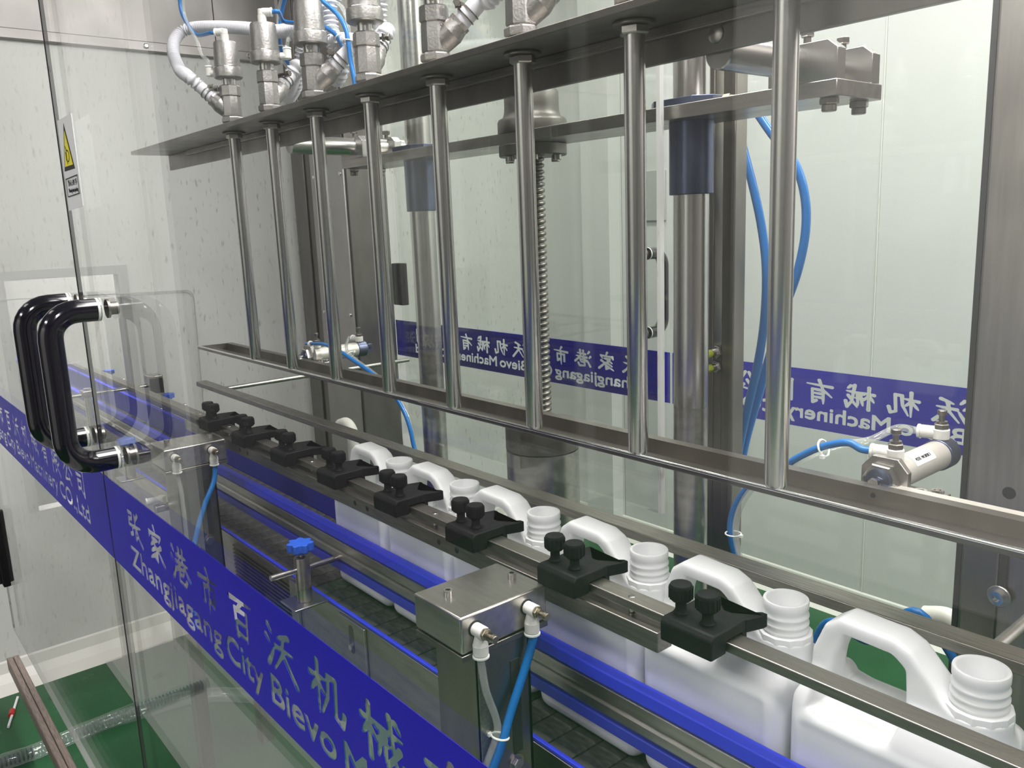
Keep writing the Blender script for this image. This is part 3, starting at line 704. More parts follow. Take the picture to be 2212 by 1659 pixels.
corr_hose([branch_end(3, .09), branch_end(3, .115)] + [(-0.9268, 0.1200, 0.6150), (-0.9157, 0.1200, 0.6369), (-0.9069, 0.1200, 0.6666), (-0.8947, 0.1200, 0.7106)], 'white corrugated hose climbing behind the fourth nozzle')
corr_hose([branch_end(4, .09), branch_end(4, .13)] + [(-0.5096, 0.0500, 0.5879), (-0.4747, 0.0500, 0.5996)], 'pale hose leaving the fifth nozzle inlet to upper right')
corr_hose([branch_end(5, .09), branch_end(5, .13), branch_end(5, .18)], 'short hose leaving the sixth nozzle inlet')
def tube1(pts, m, label, r=.0042, group='blue and clear air tubes', name='air_tube', n=10):
    return solid(name, MB().tube(pts, r, 10, n), m, label, 'tube', tuple(pts[0]), group, angle=80)
def hole(i, lx, lz):   # a fitting mouth on nozzle i
    a = math.radians(FIT[i]); return (-.19 * (7 - i) + lx * math.cos(a), lx * math.sin(a), lz)
tube1([hole(0, .019, .6945), hole(0, .030, .6945)] + [(-1.4311, -0.0200, 0.7052), (-1.4791, -0.0200, 0.7362), (-1.5076, -0.0200, 0.7678), (-1.5083, -0.0200, 0.8016), (-1.4822, -0.0200, 0.8432)], 'blue_tube', 'blue air tube entering the top of the first nozzle from upper left')
tube1([hole(0, .042, .628), hole(0, .042, .640)] + [(-1.3874, -0.0300, 0.6561), (-1.4100, -0.0300, 0.6909), (-1.4514, -0.0300, 0.7316), (-1.4659, -0.0300, 0.7676), (-1.4388, -0.0300, 0.8315)], 'clear_tube', 'clear air tube dropping to the side of the first nozzle', .0036)
tube1([hole(1, .019, .6945), hole(1, .032, .6945)] + [(-1.1733, 0.0600, 0.6922), (-1.1180, 0.0600, 0.6772), (-1.0249, 0.0600, 0.6551), (-0.9662, 0.0600, 0.6280), (-0.9368, 0.0600, 0.5951), (-0.9443, 0.0600, 0.5805), (-0.9586, 0.0600, 0.5667), (-0.9830, 0.0600, 0.5583)], 'blue_tube', 'blue air tube arching from the second nozzle behind the third')
tube1([hole(1, .042, .628), hole(1, .046, .645)] + [(-1.1517, 0.0600, 0.6535), (-1.1199, 0.0600, 0.6674), (-1.0239, 0.0600, 0.6606), (-0.9646, 0.0600, 0.6380), (-0.9467, 0.0600, 0.6086), (-0.9477, 0.0600, 0.5810), (-0.9717, 0.0600, 0.5623)], 'clear_tube', 'clear air tube arching above the second nozzle fitting', .0036)
tube1([(-1.2149, 0.1000, 0.7716), (-1.2494, 0.1000, 0.7433), (-1.2688, 0.1000, 0.7154), (-1.2795, 0.1000, 0.6759), (-1.2701, 0.1000, 0.6445), (-1.2312, 0.1000, 0.6159), (-1.1954, 0.1000, 0.5994), (-1.1598, 0.1000, 0.5877)], 'blue_tube', 'blue air tube curling down behind the second and third nozzles')
tube1([(-1.2397, 0.1050, 0.7778), (-1.2779, 0.1050, 0.7453), (-1.2930, 0.1050, 0.7068), (-1.2995, 0.1050, 0.6658), (-1.2824, 0.1050, 0.6376), (-1.2392, 0.1050, 0.6065), (-1.2024, 0.1050, 0.5945)], 'clear_tube', 'clear air tube curling beside the blue one behind the second nozzle', .0036)
tube1([(-1.0035, 0.0400, 0.7084), (-0.9634, 0.0400, 0.6802), (-0.9197, 0.0400, 0.6520), (-0.8955, 0.0400, 0.6259), (-0.8879, 0.0400, 0.6001), (-0.8845, 0.0400, 0.5690), (-0.8773, 0.0400, 0.5410), (-0.8738, 0.0400, 0.5212)], 'blue_tube', 'blue air tube descending between the third and fourth nozzles to the beam')
tube1([(-0.9947, 0.0450, 0.6597), (-0.9736, 0.0450, 0.6775), (-0.9418, 0.0450, 0.6786), (-0.9105, 0.0450, 0.6621), (-0.8947, 0.0450, 0.6362), (-0.8897, 0.0450, 0.6048), (-0.8864, 0.0450, 0.5620), (-0.8787, 0.0450, 0.5261)], 'clear_tube', 'clear air tube looping beside the descending blue tube', .0036)
def zip_tie(pt, d, r, label):
    x, y, z = MB().frame(d); rr = [Vector(pt) + x * (r * math.cos(a)) + y * (r * math.sin(a)) for a in np.linspace(0, 2 * math.pi, 15)]
    mb = MB().tube(rr, .0013, 6, smooth=False); h = Vector(pt) + x * (r + .002)
    mb.box(h.x - .0025, h.x + .0025, h.y - .0025, h.y + .0025, h.z - .002, h.z + .002)
    return solid('cable_tie', mb, 'zip_tie', label, 'cable tie', tuple(pt), 'white cable ties on the air tubes')
zip_tie([(-0.8912, 0.0420, 0.6024)][0], (0, .1, 1), .0085, 'white cable tie round the tubes left of the fourth nozzle')
zip_tie([(-0.9535, 0.0600, 0.6201)][0], (.6, .1, -.7), .0085, 'white cable tie round the arching tubes right of the third nozzle')
zip_tie([(-1.2770, 0.1000, 0.6661)][0], (0, .1, 1), .0075, 'white cable tie behind the second nozzle')

# ================================================================== drip trough and its cylinders
t = thing('drip_trough', 'long stainless drip trough with bright front lip under the nozzle ends', 'trough', (-.7, .085, -.05))
TX0, TX1 = -1.81, .42
sec = [(.0365, -.0245), (.0380, -.0262), (.1140, -.0405), (.1165, -.0385), (.1165, -.0205), (.1310, -.0205), (.1310, -.0190), (.1150, -.0190), (.1146, -.0375), (.0400, -.0238), (.0400, -.0180), (.0365, -.0180)]
part('channel', MB().prism([(y, z) for y, z in sec], TX0, TX1, 'x'), 'stainless_dark', t, angle=20)
part('lip', MB().cyl((TX0, .0375, -.0185), (TX1, .0375, -.0185), .0024, seg=12), 'chrome', t)
part('closing_plate', MB().prism([(.0380, -.0185), (.0385, -.0260), (.1150, -.0395), (.1150, -.0195)], TX0 - .0015, TX0, 'x'), 'stainless_dark', t)
part('flange', MB().box(.030, TX1, .1315, .150, -.0250, -.0210), 'barrel_alu', t, bev=.0006)
for x in (-1.38, .047): part('hole', MB().cyl((x, .1150, -.0270), (x, .1142, -.0270), .0030, seg=12), 'gasket', t)
for nm, cx, lab in (('right', .0410, 'pneumatic cylinder at right with octagonal bracket and hex nut'), ('left', -1.3800, 'small pneumatic cylinder at left behind the second and third nozzle ends')):
    c = thing('pneumatic_cylinder', lab, 'cylinder', (cx, .22, -.02), 'trough cylinders'); z0 = -.0185; k = .0105
    oc = [(cx + .0265 * a, z0 + .0255 * b) for a, b in ((-1, -.9), (-1, .45), (-.55, 1), (.55, 1), (1, .45), (1, -.9))]
    part('bracket', MB().prism(oc, .150, .159, 'y'), 'stainless', c, bev=.0006)
    part('foot_plate', MB().box(cx - .0265, cx + .060, .1450, .182, -.0455 + .012, -.0413 + .012).box(cx - .0265, cx + .0265, .150, .159, -.0455, -.0413 + .012), 'stainless', c, bev=.0008)
    for q in (.037, .050):
        part('cap_screw', MB().pipe((cx + q, .163 + (.008 if q > .04 else -.004), -.0293), (0, 0, 1), .0035, .0068, .005, 16).cyl((cx + q, .163 + (.008 if q > .04 else -.004), -.0293), (cx + q, .163 + (.008 if q > .04 else -.004), -.0265), .0036, seg=6), 'chrome', c)
    part('hex_nut', MB().hexnut((cx - .001, .150, z0), (cx - .001, .1405, z0), .0205, .2), 'stainless_bright', c)
    part('rod_cap', MB().lathe([(.0030, 0), (.0120, 0), (.0145, .0015), (.0145, .007)], (cx - .001, .1365, z0), (0, 1, 0), 28), 'navy_metal', c)
    part('piston_rod', MB().cyl((cx - .001, .132, z0), (cx - .001, .1366, z0), .0050, seg=16).hexnut((cx - .001, .1315, z0), (cx - .001, .1265, z0), .0066), 'chrome', c)
    part('barrel', MB().cyl((cx, .159, z0), (cx, .282, z0), .0178, seg=32), 'barrel_alu', c)
    e = part('end_cap', MB().lathe([(.0178, 0), (.0195, .001), (.0195, .024), (.0170, .0275), (.0060, .0275)], (cx, .281, z0), (0, 1, 0), 32).box(cx - .0055, cx + .0055, .3085, .326, z0 - .010, z0 + .010), 'navy_metal', c, bev=.0006)
    part('pivot_hole', MB().cyl((cx - .0058, .318, z0), (cx + .0058, .318, z0), .0040, seg=12), 'gasket', e)
    if nm == 'right':
        lb = MB()
        row0 = []; row1 = []
        for j in range(9):
            a = math.radians(28 + 62 * j / 8); row0.append((cx + .0181 * math.cos(a), .196, z0 + .0181 * math.sin(a))); row1.append((cx + .0181 * math.cos(a), .244, z0 + .0181 * math.sin(a)))
        n_ = 9; lb.add(row0 + row1, [(j, j + 1, n_ + j + 1, n_ + j) for j in range(8)])
        part('label', lb, 'sign_white', c)
        P = text_splines('MODEL  MAL20X50CA'); A = [p for L in P for p in L]; w = max(p[0] for p in A); h_ = max(p[1] for p in A)
        me = fill_mesh('lettering', [[(p[0] / w * .036, p[1] / h_ * .0042) for p in L] for L in P], 'sign_black', .0004)
        o = bpy.data.objects.new('lettering', me); link(o, c); BASE[o.name] = BASE[c.name]
        aa = math.radians(44); Z = Vector((math.cos(aa), 0, math.sin(aa))); X = Vector((0, 1, 0)); Mx = Matrix.Identity(4); U = Z.cross(X)
        pz = Vector((cx, .201, z0)) + Z * .0183 - Vector(BASE[c.name])
        for r in range(3): Mx[r][0] = X[r]; Mx[r][1] = -Z[r]; Mx[r][2] = U[r]; Mx[r][3] = pz[r]
        o.matrix_local = Mx
    for yy, zz, dx in ((.176, z0 + .0172, -1), (.293, z0 + .0185, -1)):
        f = part('speed_controller', MB().cyl((cx - .001, yy, zz), (cx - .001, yy, zz + .0130), .0098, seg=20, ch=.001).cyl((cx - .006, yy, zz + .007), (cx - .024, yy - .004, zz + .007), .0082, seg=18, ch=.001), 'white_fitting', c)
        part('release_ring', MB().cyl((cx - .024, yy - .004, zz + .007), (cx - .0275, yy - .0048, zz + .007), .0088, seg=18, ch=.0007), 'zip_tie', f)
        part('adjust_screw', MB().hexnut((cx - .001, yy, zz + .0130), (cx - .001, yy, zz + .0195), .0088).cyl((cx - .001, yy, zz + .0195), (cx - .001, yy, zz + .0225), .0066, seg=14).cyl((cx - .001, yy, zz + .0225), (cx - .001, yy, zz + .030), .0034, seg=12).cyl((cx - .001, yy, zz + .030), (cx - .001, yy, zz + .0365), .0055, seg=16, ch=.0008), 'stainless_dark', f)
tube1([(.0145, .1712, .0057), (.004, .168, .0062)] + [(-0.0119, 0.1650, 0.0117), (-0.0409, 0.1650, 0.0018), (-0.0650, 0.1650, -0.0121), (-0.0900, 0.1650, -0.0319), (-0.1191, 0.1650, -0.0721)], 'blue_tube', 'blue air tube arching left from the right cylinder bracket', .0045)
tube1([(.0135, .288, .0070), (-.01, .284, .0070)] + [(-0.0319, 0.2600, -0.0074), (-0.0472, 0.2200, -0.0082), (-0.0610, 0.1900, -0.0142), (-0.0834, 0.1700, -0.0317), (-0.1157, 0.1650, -0.0713)], 'clear_tube', 'clear air tube arching left from the far end of the right cylinder', .0045)
zip_tie([(-0.0432, 0.1680, -0.0015)][0], (-.7, 0, -.3), .0105, 'white cable tie on the arching tubes left of the right cylinder')
tube1([(-0.2040, 0.3000, -0.0956), (-0.2370, 0.3000, -0.1244), (-0.2597, 0.3000, -0.1593), (-0.2694, 0.3000, -0.1919), (-0.2673, 0.3000, -0.2180), (-0.2601, 0.3000, -0.2428), (-0.2475, 0.3000, -0.2850)], 'blue_tube', 'blue air tube bending down beside the door jamb post below the trough', .0052)
tube1([(-0.1914, 0.2900, -0.0921), (-0.2221, 0.2900, -0.1202), (-0.2427, 0.2900, -0.1527), (-0.2522, 0.2900, -0.1847), (-0.2518, 0.2900, -0.2109), (-0.2455, 0.2900, -0.2355), (-0.2339, 0.2900, -0.2774)], 'clear_tube', 'clear air tube bending down below the trough beside the blue one', .0048)
zip_tie([(-0.2605, 0.2950, -0.2056)][0], (0, 0, 1), .0120, 'white cable tie on the bending tubes below the trough')
tube1([(-1.408, .1712, .0057), (-1.42, .170, .0060)] + [(-1.3306, 0.1700, 0.0122), (-1.2527, 0.1700, 0.0018), (-1.1904, 0.1700, -0.0135), (-1.1214, 0.1700, -0.0311), (-1.0511, 0.1700, -0.0543), (-1.0006, 0.1700, -0.0926), (-0.9762, 0.1700, -0.1286), (-0.9645, 0.1700, -0.1665), (-0.9548, 0.1700, -0.1896)], 'blue_tube', 'blue air tube running down right from the left cylinder', .0045)
tube1([(-1.408, .288, .0070), (-1.415, .28, .0060)] + [(-1.2527, 0.1900, -0.0030), (-1.1559, 0.1900, -0.0337), (-1.0768, 0.1900, -0.0608), (-1.0255, 0.1900, -0.0997), (-1.0007, 0.1900, -0.1364), (-0.9899, 0.1900, -0.2007)], 'clear_tube', 'clear air tube running down right from the left cylinder', .0040)
zip_tie([(-1.2238, 0.1800, -0.0032)][0], (.7, 0, -.6), .0095, 'white cable tie on the tubes of the left cylinder')
# long blue hoses behind the right nozzles
tube1([(-0.3585, 0.4200, 0.4396), (-0.3448, 0.4200, 0.3959), (-0.3212, 0.4200, 0.3233), (-0.3038, 0.4200, 0.2584), (-0.2940, 0.4200, 0.1934), (-0.2948, 0.4200, 0.1199), (-0.3037, 0.4200, 0.0516), (-0.3198, 0.4200, -0.0198), (-0.3383, 0.4200, -0.1023), (-0.3494, 0.4200, -0.1700)], 'blue_tube', 'blue air hose bowing down beside the door jamb post', .0070, 'long blue air hoses')
tube1([(-0.3407, 0.4500, 0.4425), (-0.3078, 0.4500, 0.4002), (-0.2684, 0.4500, 0.3550), (-0.2487, 0.4500, 0.3052), (-0.2453, 0.4500, 0.2492), (-0.2577, 0.4500, 0.1849), (-0.2822, 0.4500, 0.1177), (-0.3044, 0.4500, 0.0476), (-0.3224, 0.4500, -0.0171), (-0.3463, 0.4500, -0.1016), (-0.3610, 0.4500, -0.1796)], 'blue_tube', 'blue air hose bowing widest to the right behind the last nozzle', .0070, 'long blue air hoses')

# ================================================================== rear guard rail with arms
t = thing('guard_rail', 'flat steel guard rail running behind the bottle necks', 'rail', (-.9, .085, -.15))
part('flat_bar', MB().box(-1.945, .42, .066, .096, -.1505, -.1375), 'bar_steel', t, bev=.0012)
for x in (-1.80, .187): part('arm', MB().cyl((x, .090, -.1445), (x, .46 if x > 0 else .70, -.1445), .0062, seg=14), 'stainless', t)
for q, m, lab in (([(-1.7133, 0.4200, -0.2891)][0], 'pvc_white', 'white pipe elbow behind the rear guard rail near the cabinet'), ([(-0.1091, 0.7500, -0.4516)][0], 'pvc_white', 'white pipe end low beside the right frame post')):
    qx, qy, qz = q
    e = thing('pipe_elbow', lab, 'pipe', (qx, qy, qz))
    part('elbow', MB().tube([(qx - .05, qy, qz - .012), (qx - .01, qy, qz - .002), (qx + .018, qy, qz - .018), (qx + .022, qy, qz - .05), (qx + .022, qy, qz - .12), (qx + .022, qy, (qz + FZ) / 2), (qx + .022, qy, FZ + .002)], .017, 16), m, e)

# ================================================================== front bars and neck locators
t = thing('locator_bar', 'upper flat steel bar carrying the black neck locators', 'bar', (-.8, -.08, -.145))
part('flat_bar', MB().box(-2.55, .42, -.0915, -.0670, -.1505, -.1400), 'bar_steel', t, bev=.001)
t2 = thing('push_bar', 'lower square steel bar joining the two cylinder covers', 'bar', (-.8, -.09, -.17))
part('square_bar', MB().box(-1.56, -.0755, -.1000, -.0762, -.1820, -.1585), 'bar_steel', t2, bev=.001)
for x in (-.1290, -.52, -.92, -1.32, -1.50): part('spacer_pin', MB().cyl((x, -.081, -.1585), (x, -.081, -.1390), .0042, seg=14, ch=.0006), 'stainless_bright', t2)
for x in (-.486, -.442, -.73, -.69, -1.22, -1.18): part('tapped_hole', MB().cyl((x, -.1002, -.1700), (x, -.0995, -.1700), .0046, seg=16), 'gasket', t2)
def build_locator():
    t = thing('neck_locator', '-', 'clamp', (0, -.09, -.15), 'black neck locators along the front bar')
    # block bridging the bar, seen from the end as an upturned U
    c = .005; sec = [(-.1180, -.1515), (-.1180, -.1255 - c), (-.1180 + c, -.1255), (-.0580, -.1255), (-.0580, -.1515), (-.0655, -.1515), (-.0655, -.1380), (-.0930, -.1380), (-.0930, -.1515)]
    part('block', MB().prism(sec, -.0325, .0325, 'x'), 'black_plastic', t, bev=.0018)
    fork = [(-.0325, -.0620), (-.0245, -.0345), (-.0185, -.0335), (.0085, -.0615), (.0340, -.0345), (.0405, -.0345), (.0405, -.0410), (.0330, -.0620)]
    part('fork', MB().prism(fork, -.1400, -.1256, 'z'), 'black_plastic', t, bev=.001)
    for x in (-.0230, .0110):
        k = part('knob', MB().lathe([(.0040, -.1262), (.0082, -.1245), (.0060, -.1215), (.0058, -.1135), (.0095, -.1115), (.0118, -.1090), (.0121, -.0955), (.0110, -.0932), (.0050, -.0925)], (x, -.0955, 0), seg=28), 'black_plastic', t)
        rb = MB()
        for j in range(16):
            a = j / 16 * 2 * math.pi; rb.cyl((x + .0120 * math.cos(a), -.0955 + .0120 * math.sin(a), -.1085), (x + .0120 * math.cos(a), -.0955 + .0120 * math.sin(a), -.0960), .0010, seg=6)
        part('grip_ribs', rb, 'black_plastic', k)
    return t
LC = build_locator(); names = ['leftmost', 'second from the left', 'third from the left', 'fourth from the left', 'fourth from the right', 'third from the right', 'second from the right', 'nearest and largest at right']
for i in range(8):
    o = LC if i == 0 else copy_tree(LC)
    o.location = (-.0245 - .1935 * (7 - i) + (7 - i) * .0005, -.09, -.15 + H); o['label'] = 'black neck locator with two knobs and forked plate, ' + names[i]

# ================================================================== cylinder covers
def cover(x0, label, clear):
    x1 = x0 + .0945; yf, yb = -.2435, -.1150; zt, zb = -.1500, -.1945
    t = thing('cylinder_cover', label, 'cover', (x0 + .047, -.18, -.5), 'stainless cylinder covers on posts')
    part('cover_box', MB().box(x0, x1, yf, yb, zb, zt), 'stainless', t, bev=.0025)
    part('seam_plate', MB().box(x0 + .002, x1 + .0012, yf - .0012, yb, zb - .0085, zb - .0012), 'stainless_dark', t, bev=.0008)
    for x, y in ((x0 + .036, -.2180), (x0 + .052, -.1330)):
        cs = part('cap_screw', MB().pipe((x, y, zt), (0, 0, 1), .0030, .0058, .0078, 20), 'stainless_bright', t); part('hex_socket', MB().cyl((x, y, zt), (x, y, zt + .0035), .0031, seg=6), 'gasket', cs)
    for j, y in enumerate((-.2237, -.1467)):
        z = -.1680
        part('port_hole', MB().cyl((x1 + .0001, y, z), (x1 + .0006, y, z), .0095, seg=20), 'gasket', t)
        f = part('speed_controller', MB().cyl((x1 + .0005, y, z), (x1 + .0175, y, z), .0078, seg=18, ch=.0008).cyl((x1 + .0085, y, z - .002), (x1 + .0085, y, z - .016), .0052, .0088, 18).cyl((x1 + .0085, y, z - .0158), (x1 + .0085, y, z - .0285), .0090, seg=20, ch=.0006), 'white_fitting', t)
        part('release_ring', MB().cyl((x1 + .0085, y, z - .0290), (x1 + .0085, y, z - .0320), .0098, seg=20, ch=.0006), 'zip_tie', f)
        part('adjust_screw', MB().hexnut((x1 + .0175, y, z), (x1 + .0220, y, z), .0072).cyl((x1 + .0220, y, z), (x1 + .0258, y, z), .0056, seg=14).cyl((x1 + .0258, y, z), (x1 + .0310, y, z), .0024, seg=10).cyl((x1 + .0310, y, z), (x1 + .0375, y, z), .0046, seg=16, ch=.0006), 'old_brass', f)
    p = part('post', MB().prism([(x1 - .0052, -.2225), (x1 - .0052, -.1435), (x1 - .0012, -.1435), (x1 - .0012, -.2225)], -.60, zb - .0086, 'z').box(x0 + .010, x1 - .0012, -.2225, -.2185, -.60, zb - .0086).box(x0 + .010, x1 - .0012, -.1475, -.1435, -.60, zb - .0086), 'stainless_dark', t)
    part('slot', MB().box(x1 - .0011, x1 - .0002, -.1745, -.1605, -.3500, -.2280), 'gasket', p)
    part('edge_strip', MB().box(x1 - .0011, x1 + .0002, -.2225, -.2095, -.60, -.2040), 'bar_steel', p)
    w = part('washer', MB().cyl((x1 - .0010, -.172, -.3620), (x1 + .0008, -.172, -.3620), .0110, seg=20), 'stainless', p)
    part('hex_bolt', MB().hexnut((x1 + .0008, -.172, -.3620), (x1 + .0058, -.172, -.3620), .0075), 'stainless', t)
    return x1
xr = cover(-.3315, 'near stainless cylinder cover beside the jugs with two air fittings', True)
xl = cover(-1.352, 'far stainless cylinder cover seen through the door handle reflection', False)
def drop(x, y, z, pts, m, lab, r=.0046): return tube1([(x + .0085, y, z), (x + .0085, y, z - .010)] + pts, m, lab, r)
zf = -.168 - .0305
drop(xr, -.2237, zf, [(-.2295, -.2180, -.2450), (-.2300, -.2060, -.2830), (-.2300, -.2050, -.3060), (-.2330, -.2200, -.3400), (-.2400, -.2330, -.3800), (-.255, -.240, -.44), (-.260, -.240, -.56)], 'clear_tube', 'clear air tube hanging from the near cylinder cover')
drop(xr, -.1467, zf, [(-.2290, -.1600, -.2400), (-.2270, -.1860, -.2860), (-.2240, -.2020, -.3150), (-.2290, -.2200, -.3550), (-.240, -.2350, -.4000), (-.250, -.238, -.56)], 'blue_tube', 'blue air tube hanging from the near cylinder cover', .0054)
zip_tie((-.2270, -.2030, -.3080), (0, -.3, -1), .0105, 'white cable tie joining the two tubes of the near cylinder cover')
drop(xl, -.2237, zf, [(xl + .014, -.222, -.25), (xl + .013, -.222, -.33), (xl + .010, -.225, -.45), (xl + .008, -.225, -.56)], 'clear_tube', 'clear air tube hanging from the far cylinder cover')
drop(xl, -.1467, zf, [(xl + .015, -.155, -.235), (xl + .022, -.180, -.275), (xl + .028, -.205, -.330), (xl + .026, -.222, -.40), (xl + .020, -.230, -.56)], 'blue_tube', 'blue air tube hanging from the far cylinder cover', .0054)

t = thing('air_cylinder', 'small silver air cylinder with white fitting below the far cylinder cover', 'cylinder', (-1.365, -.2, -.30))
part('barrel', MB().cyl((-1.365, -.245, -.3000), (-1.365, -.160, -.3000), .0105, seg=24, ch=.0008), 'chrome', t)
part('piston_rod', MB().cyl((-1.365, -.160, -.3000), (-1.365, -.145, -.3000), .0042, seg=14), 'chrome', t)
part('mounting_nut', MB().hexnut((-1.365, -.178, -.3000), (-1.365, -.170, -.3000), .0135), 'stainless_bright', t)
f = part('speed_controller', MB().cyl((-1.365, -.228, -.291), (-1.365, -.228, -.275), .0085, seg=18, ch=.001).cyl((-1.359, -.228, -.281), (-1.365, -.258, -.281), .0075, seg=18, ch=.001), 'white_fitting', t)
part('release_ring', MB().cyl((-1.365, -.258, -.281), (-1.3655, -.2615, -.281), .0083, seg=18, ch=.0007), 'zip_tie', f)
part('bracket', MB().box(-1.3760, -1.3425, -.1690, -.1620, -.3150, -.2850), 'stainless', t, bev=.001)

# ================================================================== conveyor
BZ = -.3780; BX0, BX1 = -4.38, .44
t = thing('conveyor', 'long slat conveyor carrying the white jugs through the wall opening', 'conveyor', (-1.0, 0, -.45))
for s, nm in ((-1, 'front'), (1, 'rear')):
    ya, yb = (s * .1085, s * .1135); y0, y1 = min(ya, yb), max(ya, yb)
    part('side_plate', MB().box(BX0, BX1, y0, y1, -.4740, BZ - .0020), 'stainless', t, bev=.0008)
    part('blue_strip', MB().box(BX0, BX1, min(s * .1050, s * .1115), max(s * .1050, s * .1115), BZ - .0018, BZ + .0028), 'blue_rail', t, bev=.001)
    part('flange', MB().box(BX0, BX1, min(s * .1135, s * .0935), max(s * .0935, s * .1135), -.4780, -.4742), 'stainless', t)
part('bed', MB().box(BX0, BX1, -.1045, .1045, -.398, BZ - .0075), 'belt_gap', t)
sm = MB()
P_ = .0436
sec = [(-P_ / 2 + .0015, BZ - .0072), (-P_ / 2 + .0015, BZ - .0018), (-P_ / 2 + .0040, BZ), (P_ / 2 - .0040, BZ), (P_ / 2 - .0015, BZ - .0018), (P_ / 2 - .0015, BZ - .0072)]
sm = MB().prism(sec, -.1035, .1035, 'y')
first = None; k = 0; x = BX1 - P_ / 2
while x > BX0 + P_:
    if first is None:
        first = part('slat', sm, 'belt_slat', t); first.location = (x, 0, 0)
    else:
        o = bpy.data.objects.new('slat', first.data); link(o, t); BASE[o.name] = BASE[t.name]; o.location = (x, 0, 0)
    x -= P_
# ribbed grille below the belt and slotted mounting plates on the near side plate
g = MB(); z = -.390
while z > -.470:
    g.box(-1.27, -.985, -.1195, -.1137, z - .0042, z); z -= .0088
part('ribbed_grille', g, 'stainless_dark', t)
part('grille_post', MB().box(-.985, -.955, -.1200, -.1137, -.474, BZ - .004), 'stainless', t, bev=.001)
for x in (-.745, -1.62):
    q = part('slotted_plate', MB().box(x - .045, x + .045, -.1185, -.1137, -.4740, BZ - .004), 'stainless', t, bev=.001)
    part('slot', MB().prism([(x + .0085 * math.cos(a), -.416 + .0085 * math.sin(a) + (.018 if math.sin(a) > 0 else -.018)) for a in np.linspace(0, 2 * math.pi, 17)[:-1]], -.1189, -.1184, 'y'), 'stainless_dark', q)
    part('hex_bolt', MB().hexnut((x, -.1189, -.430), (x, -.1235, -.430), .0060), 'chrome', q)
for x in (-.55, -1.75, -2.5): part('leg', MB().box(x - .02, x + .02, .070, .105, FZ, -.4785), 'stainless_dark', t, bev=.002)
for x in (-1.75, -2.5): part('leg', MB().box(x - .02, x + .02, -.105, -.070, FZ, -.4785), 'stainless_dark', t, bev=.002)
# guide rails
t = thing('guide_rail', 'front bottle guide rail with two bright blue strips', 'rail', (-1.0, -.07, -.30))
GX0, GX1 = -4.38, .44
part('channel', MB().prism([(-.0735, -0.2725), (-.0790, -0.2760), (-.0790, -0.2870), (-.0742, -0.2900), (-.0742, -0.2960), (-.0790, -0.2990), (-.0790, -0.3100), (-.0735, -0.3180), (-.0660, -0.3180), (-.0660, -0.2725)], GX0, GX1, 'x'), 'stainless', t, angle=20)
part('blue_strip', MB().box(GX0, GX1, -.0800, -.0630, -0.2722, -0.2540), 'blue_rail', t, bev=.0022)
part('blue_strip', MB().box(GX0, GX1, -.0775, -.0630, -0.3342, -0.3182), 'blue_guide', t, bev=.0015)
t = thing('guide_rail', 'rear bottle guide rail, a tall dark blue plate on a steel bar', 'rail', (-1.0, .07, -.30))
part('blue_plate', MB().box(GX0, GX1, .0635, .0720, -.3450, -.2810), 'blue_guide', t, bev=.001)
part('edge_strip', MB().box(GX0, GX1, .0630, .0735, -.2808, -.2765), 'blue_rail', t, bev=.001)
part('backing_bar', MB().box(GX0, GX1, .0735, .0920, -.2760, -.2580), 'bar_steel', t, bev=.001)
def rail_clamp(x, y, sgn, label, zb=BZ + .0035):
    """upright with a star knob on top; a rod along y reaches the guide rail"""
    c = thing('rail_clamp', label, 'clamp', (x, y, zb), 'star-knob rail clamps')
    part('base_plate', MB().box(x - .030, x + .030, y - .034, y + .030, zb, zb + .0040), 'stainless', c, bev=.0008)
    part('upright', MB().lathe([(.0120, zb + .004), (.0135, zb + .0045), (.0135, -.2905), (.0128, -.2890), (.0075, -.2890), (.0075, -.2920)], (x, y, 0), seg=28), 'stainless', c)
    part('rod', MB().cyl((x, y - sgn * .060, -.3110), (x, y + sgn * .075, -.3110), .0056, seg=16, ch=.0007), 'stainless_bright', c)
    k = []
    for j in range(72):
        a = 2 * math.pi * j / 72; r = .0212 + .0030 * math.cos(7 * a); k.append((x + r * math.cos(a), y + r * math.sin(a)))
    kn = part('star_knob', MB().prism(k, -.2755, -.2605, 'z').lathe([(.0075, -.2830), (.0150, -.2800), (.0165, -.2755)], (x, y, 0), seg=24), 'blue_knob', c, bev=.0012, angle=50)
    part('stud', MB().cyl((x, y, -.2910), (x, y, -.2820), .0040, seg=12), 'stainless', kn)
rail_clamp(-.8550, -.1475, 1, 'rail clamp with bright blue star knob at front of the belt')
rail_clamp(-1.92, -.1475, 1, 'rail clamp with blue star knob seen through the lower handle')
rail_clamp(-2.50, .1475, -1, 'rail clamp with blue star knob on the far side near the wall opening')
rail_clamp(-3.25, .1475, -1, 'rail clamp with blue star knob beyond the wall opening')
t = thing('sensor_bracket', 'stainless upright with cross rod by the wall opening', 'bracket', (-2.26, -.155, -.4))
part('upright', MB().cyl((-2.26, -.155, BZ + .003), (-2.26, -.155, -.163), .0105, seg=18, ch=.001), 'stainless_bright', t)
part('clamp_block', MB().box(-2.278, -2.242, -.173, -.137, -.190, -.168), 'stainless', t, bev=.003)
part('cross_rod', MB().cyl((-2.26, -.205, -.182), (-2.26, .02, -.182), .0058, seg=14, ch=.0006), 'stainless_bright', t)
part('sensor_head', MB().box(-2.285, -2.235, .018, .062, -.215, -.150), 'stainless', t, bev=.003)
part('black_cover', MB().box(-2.234, -2.228, .022, .058, -.205, -.158), 'gasket', t)

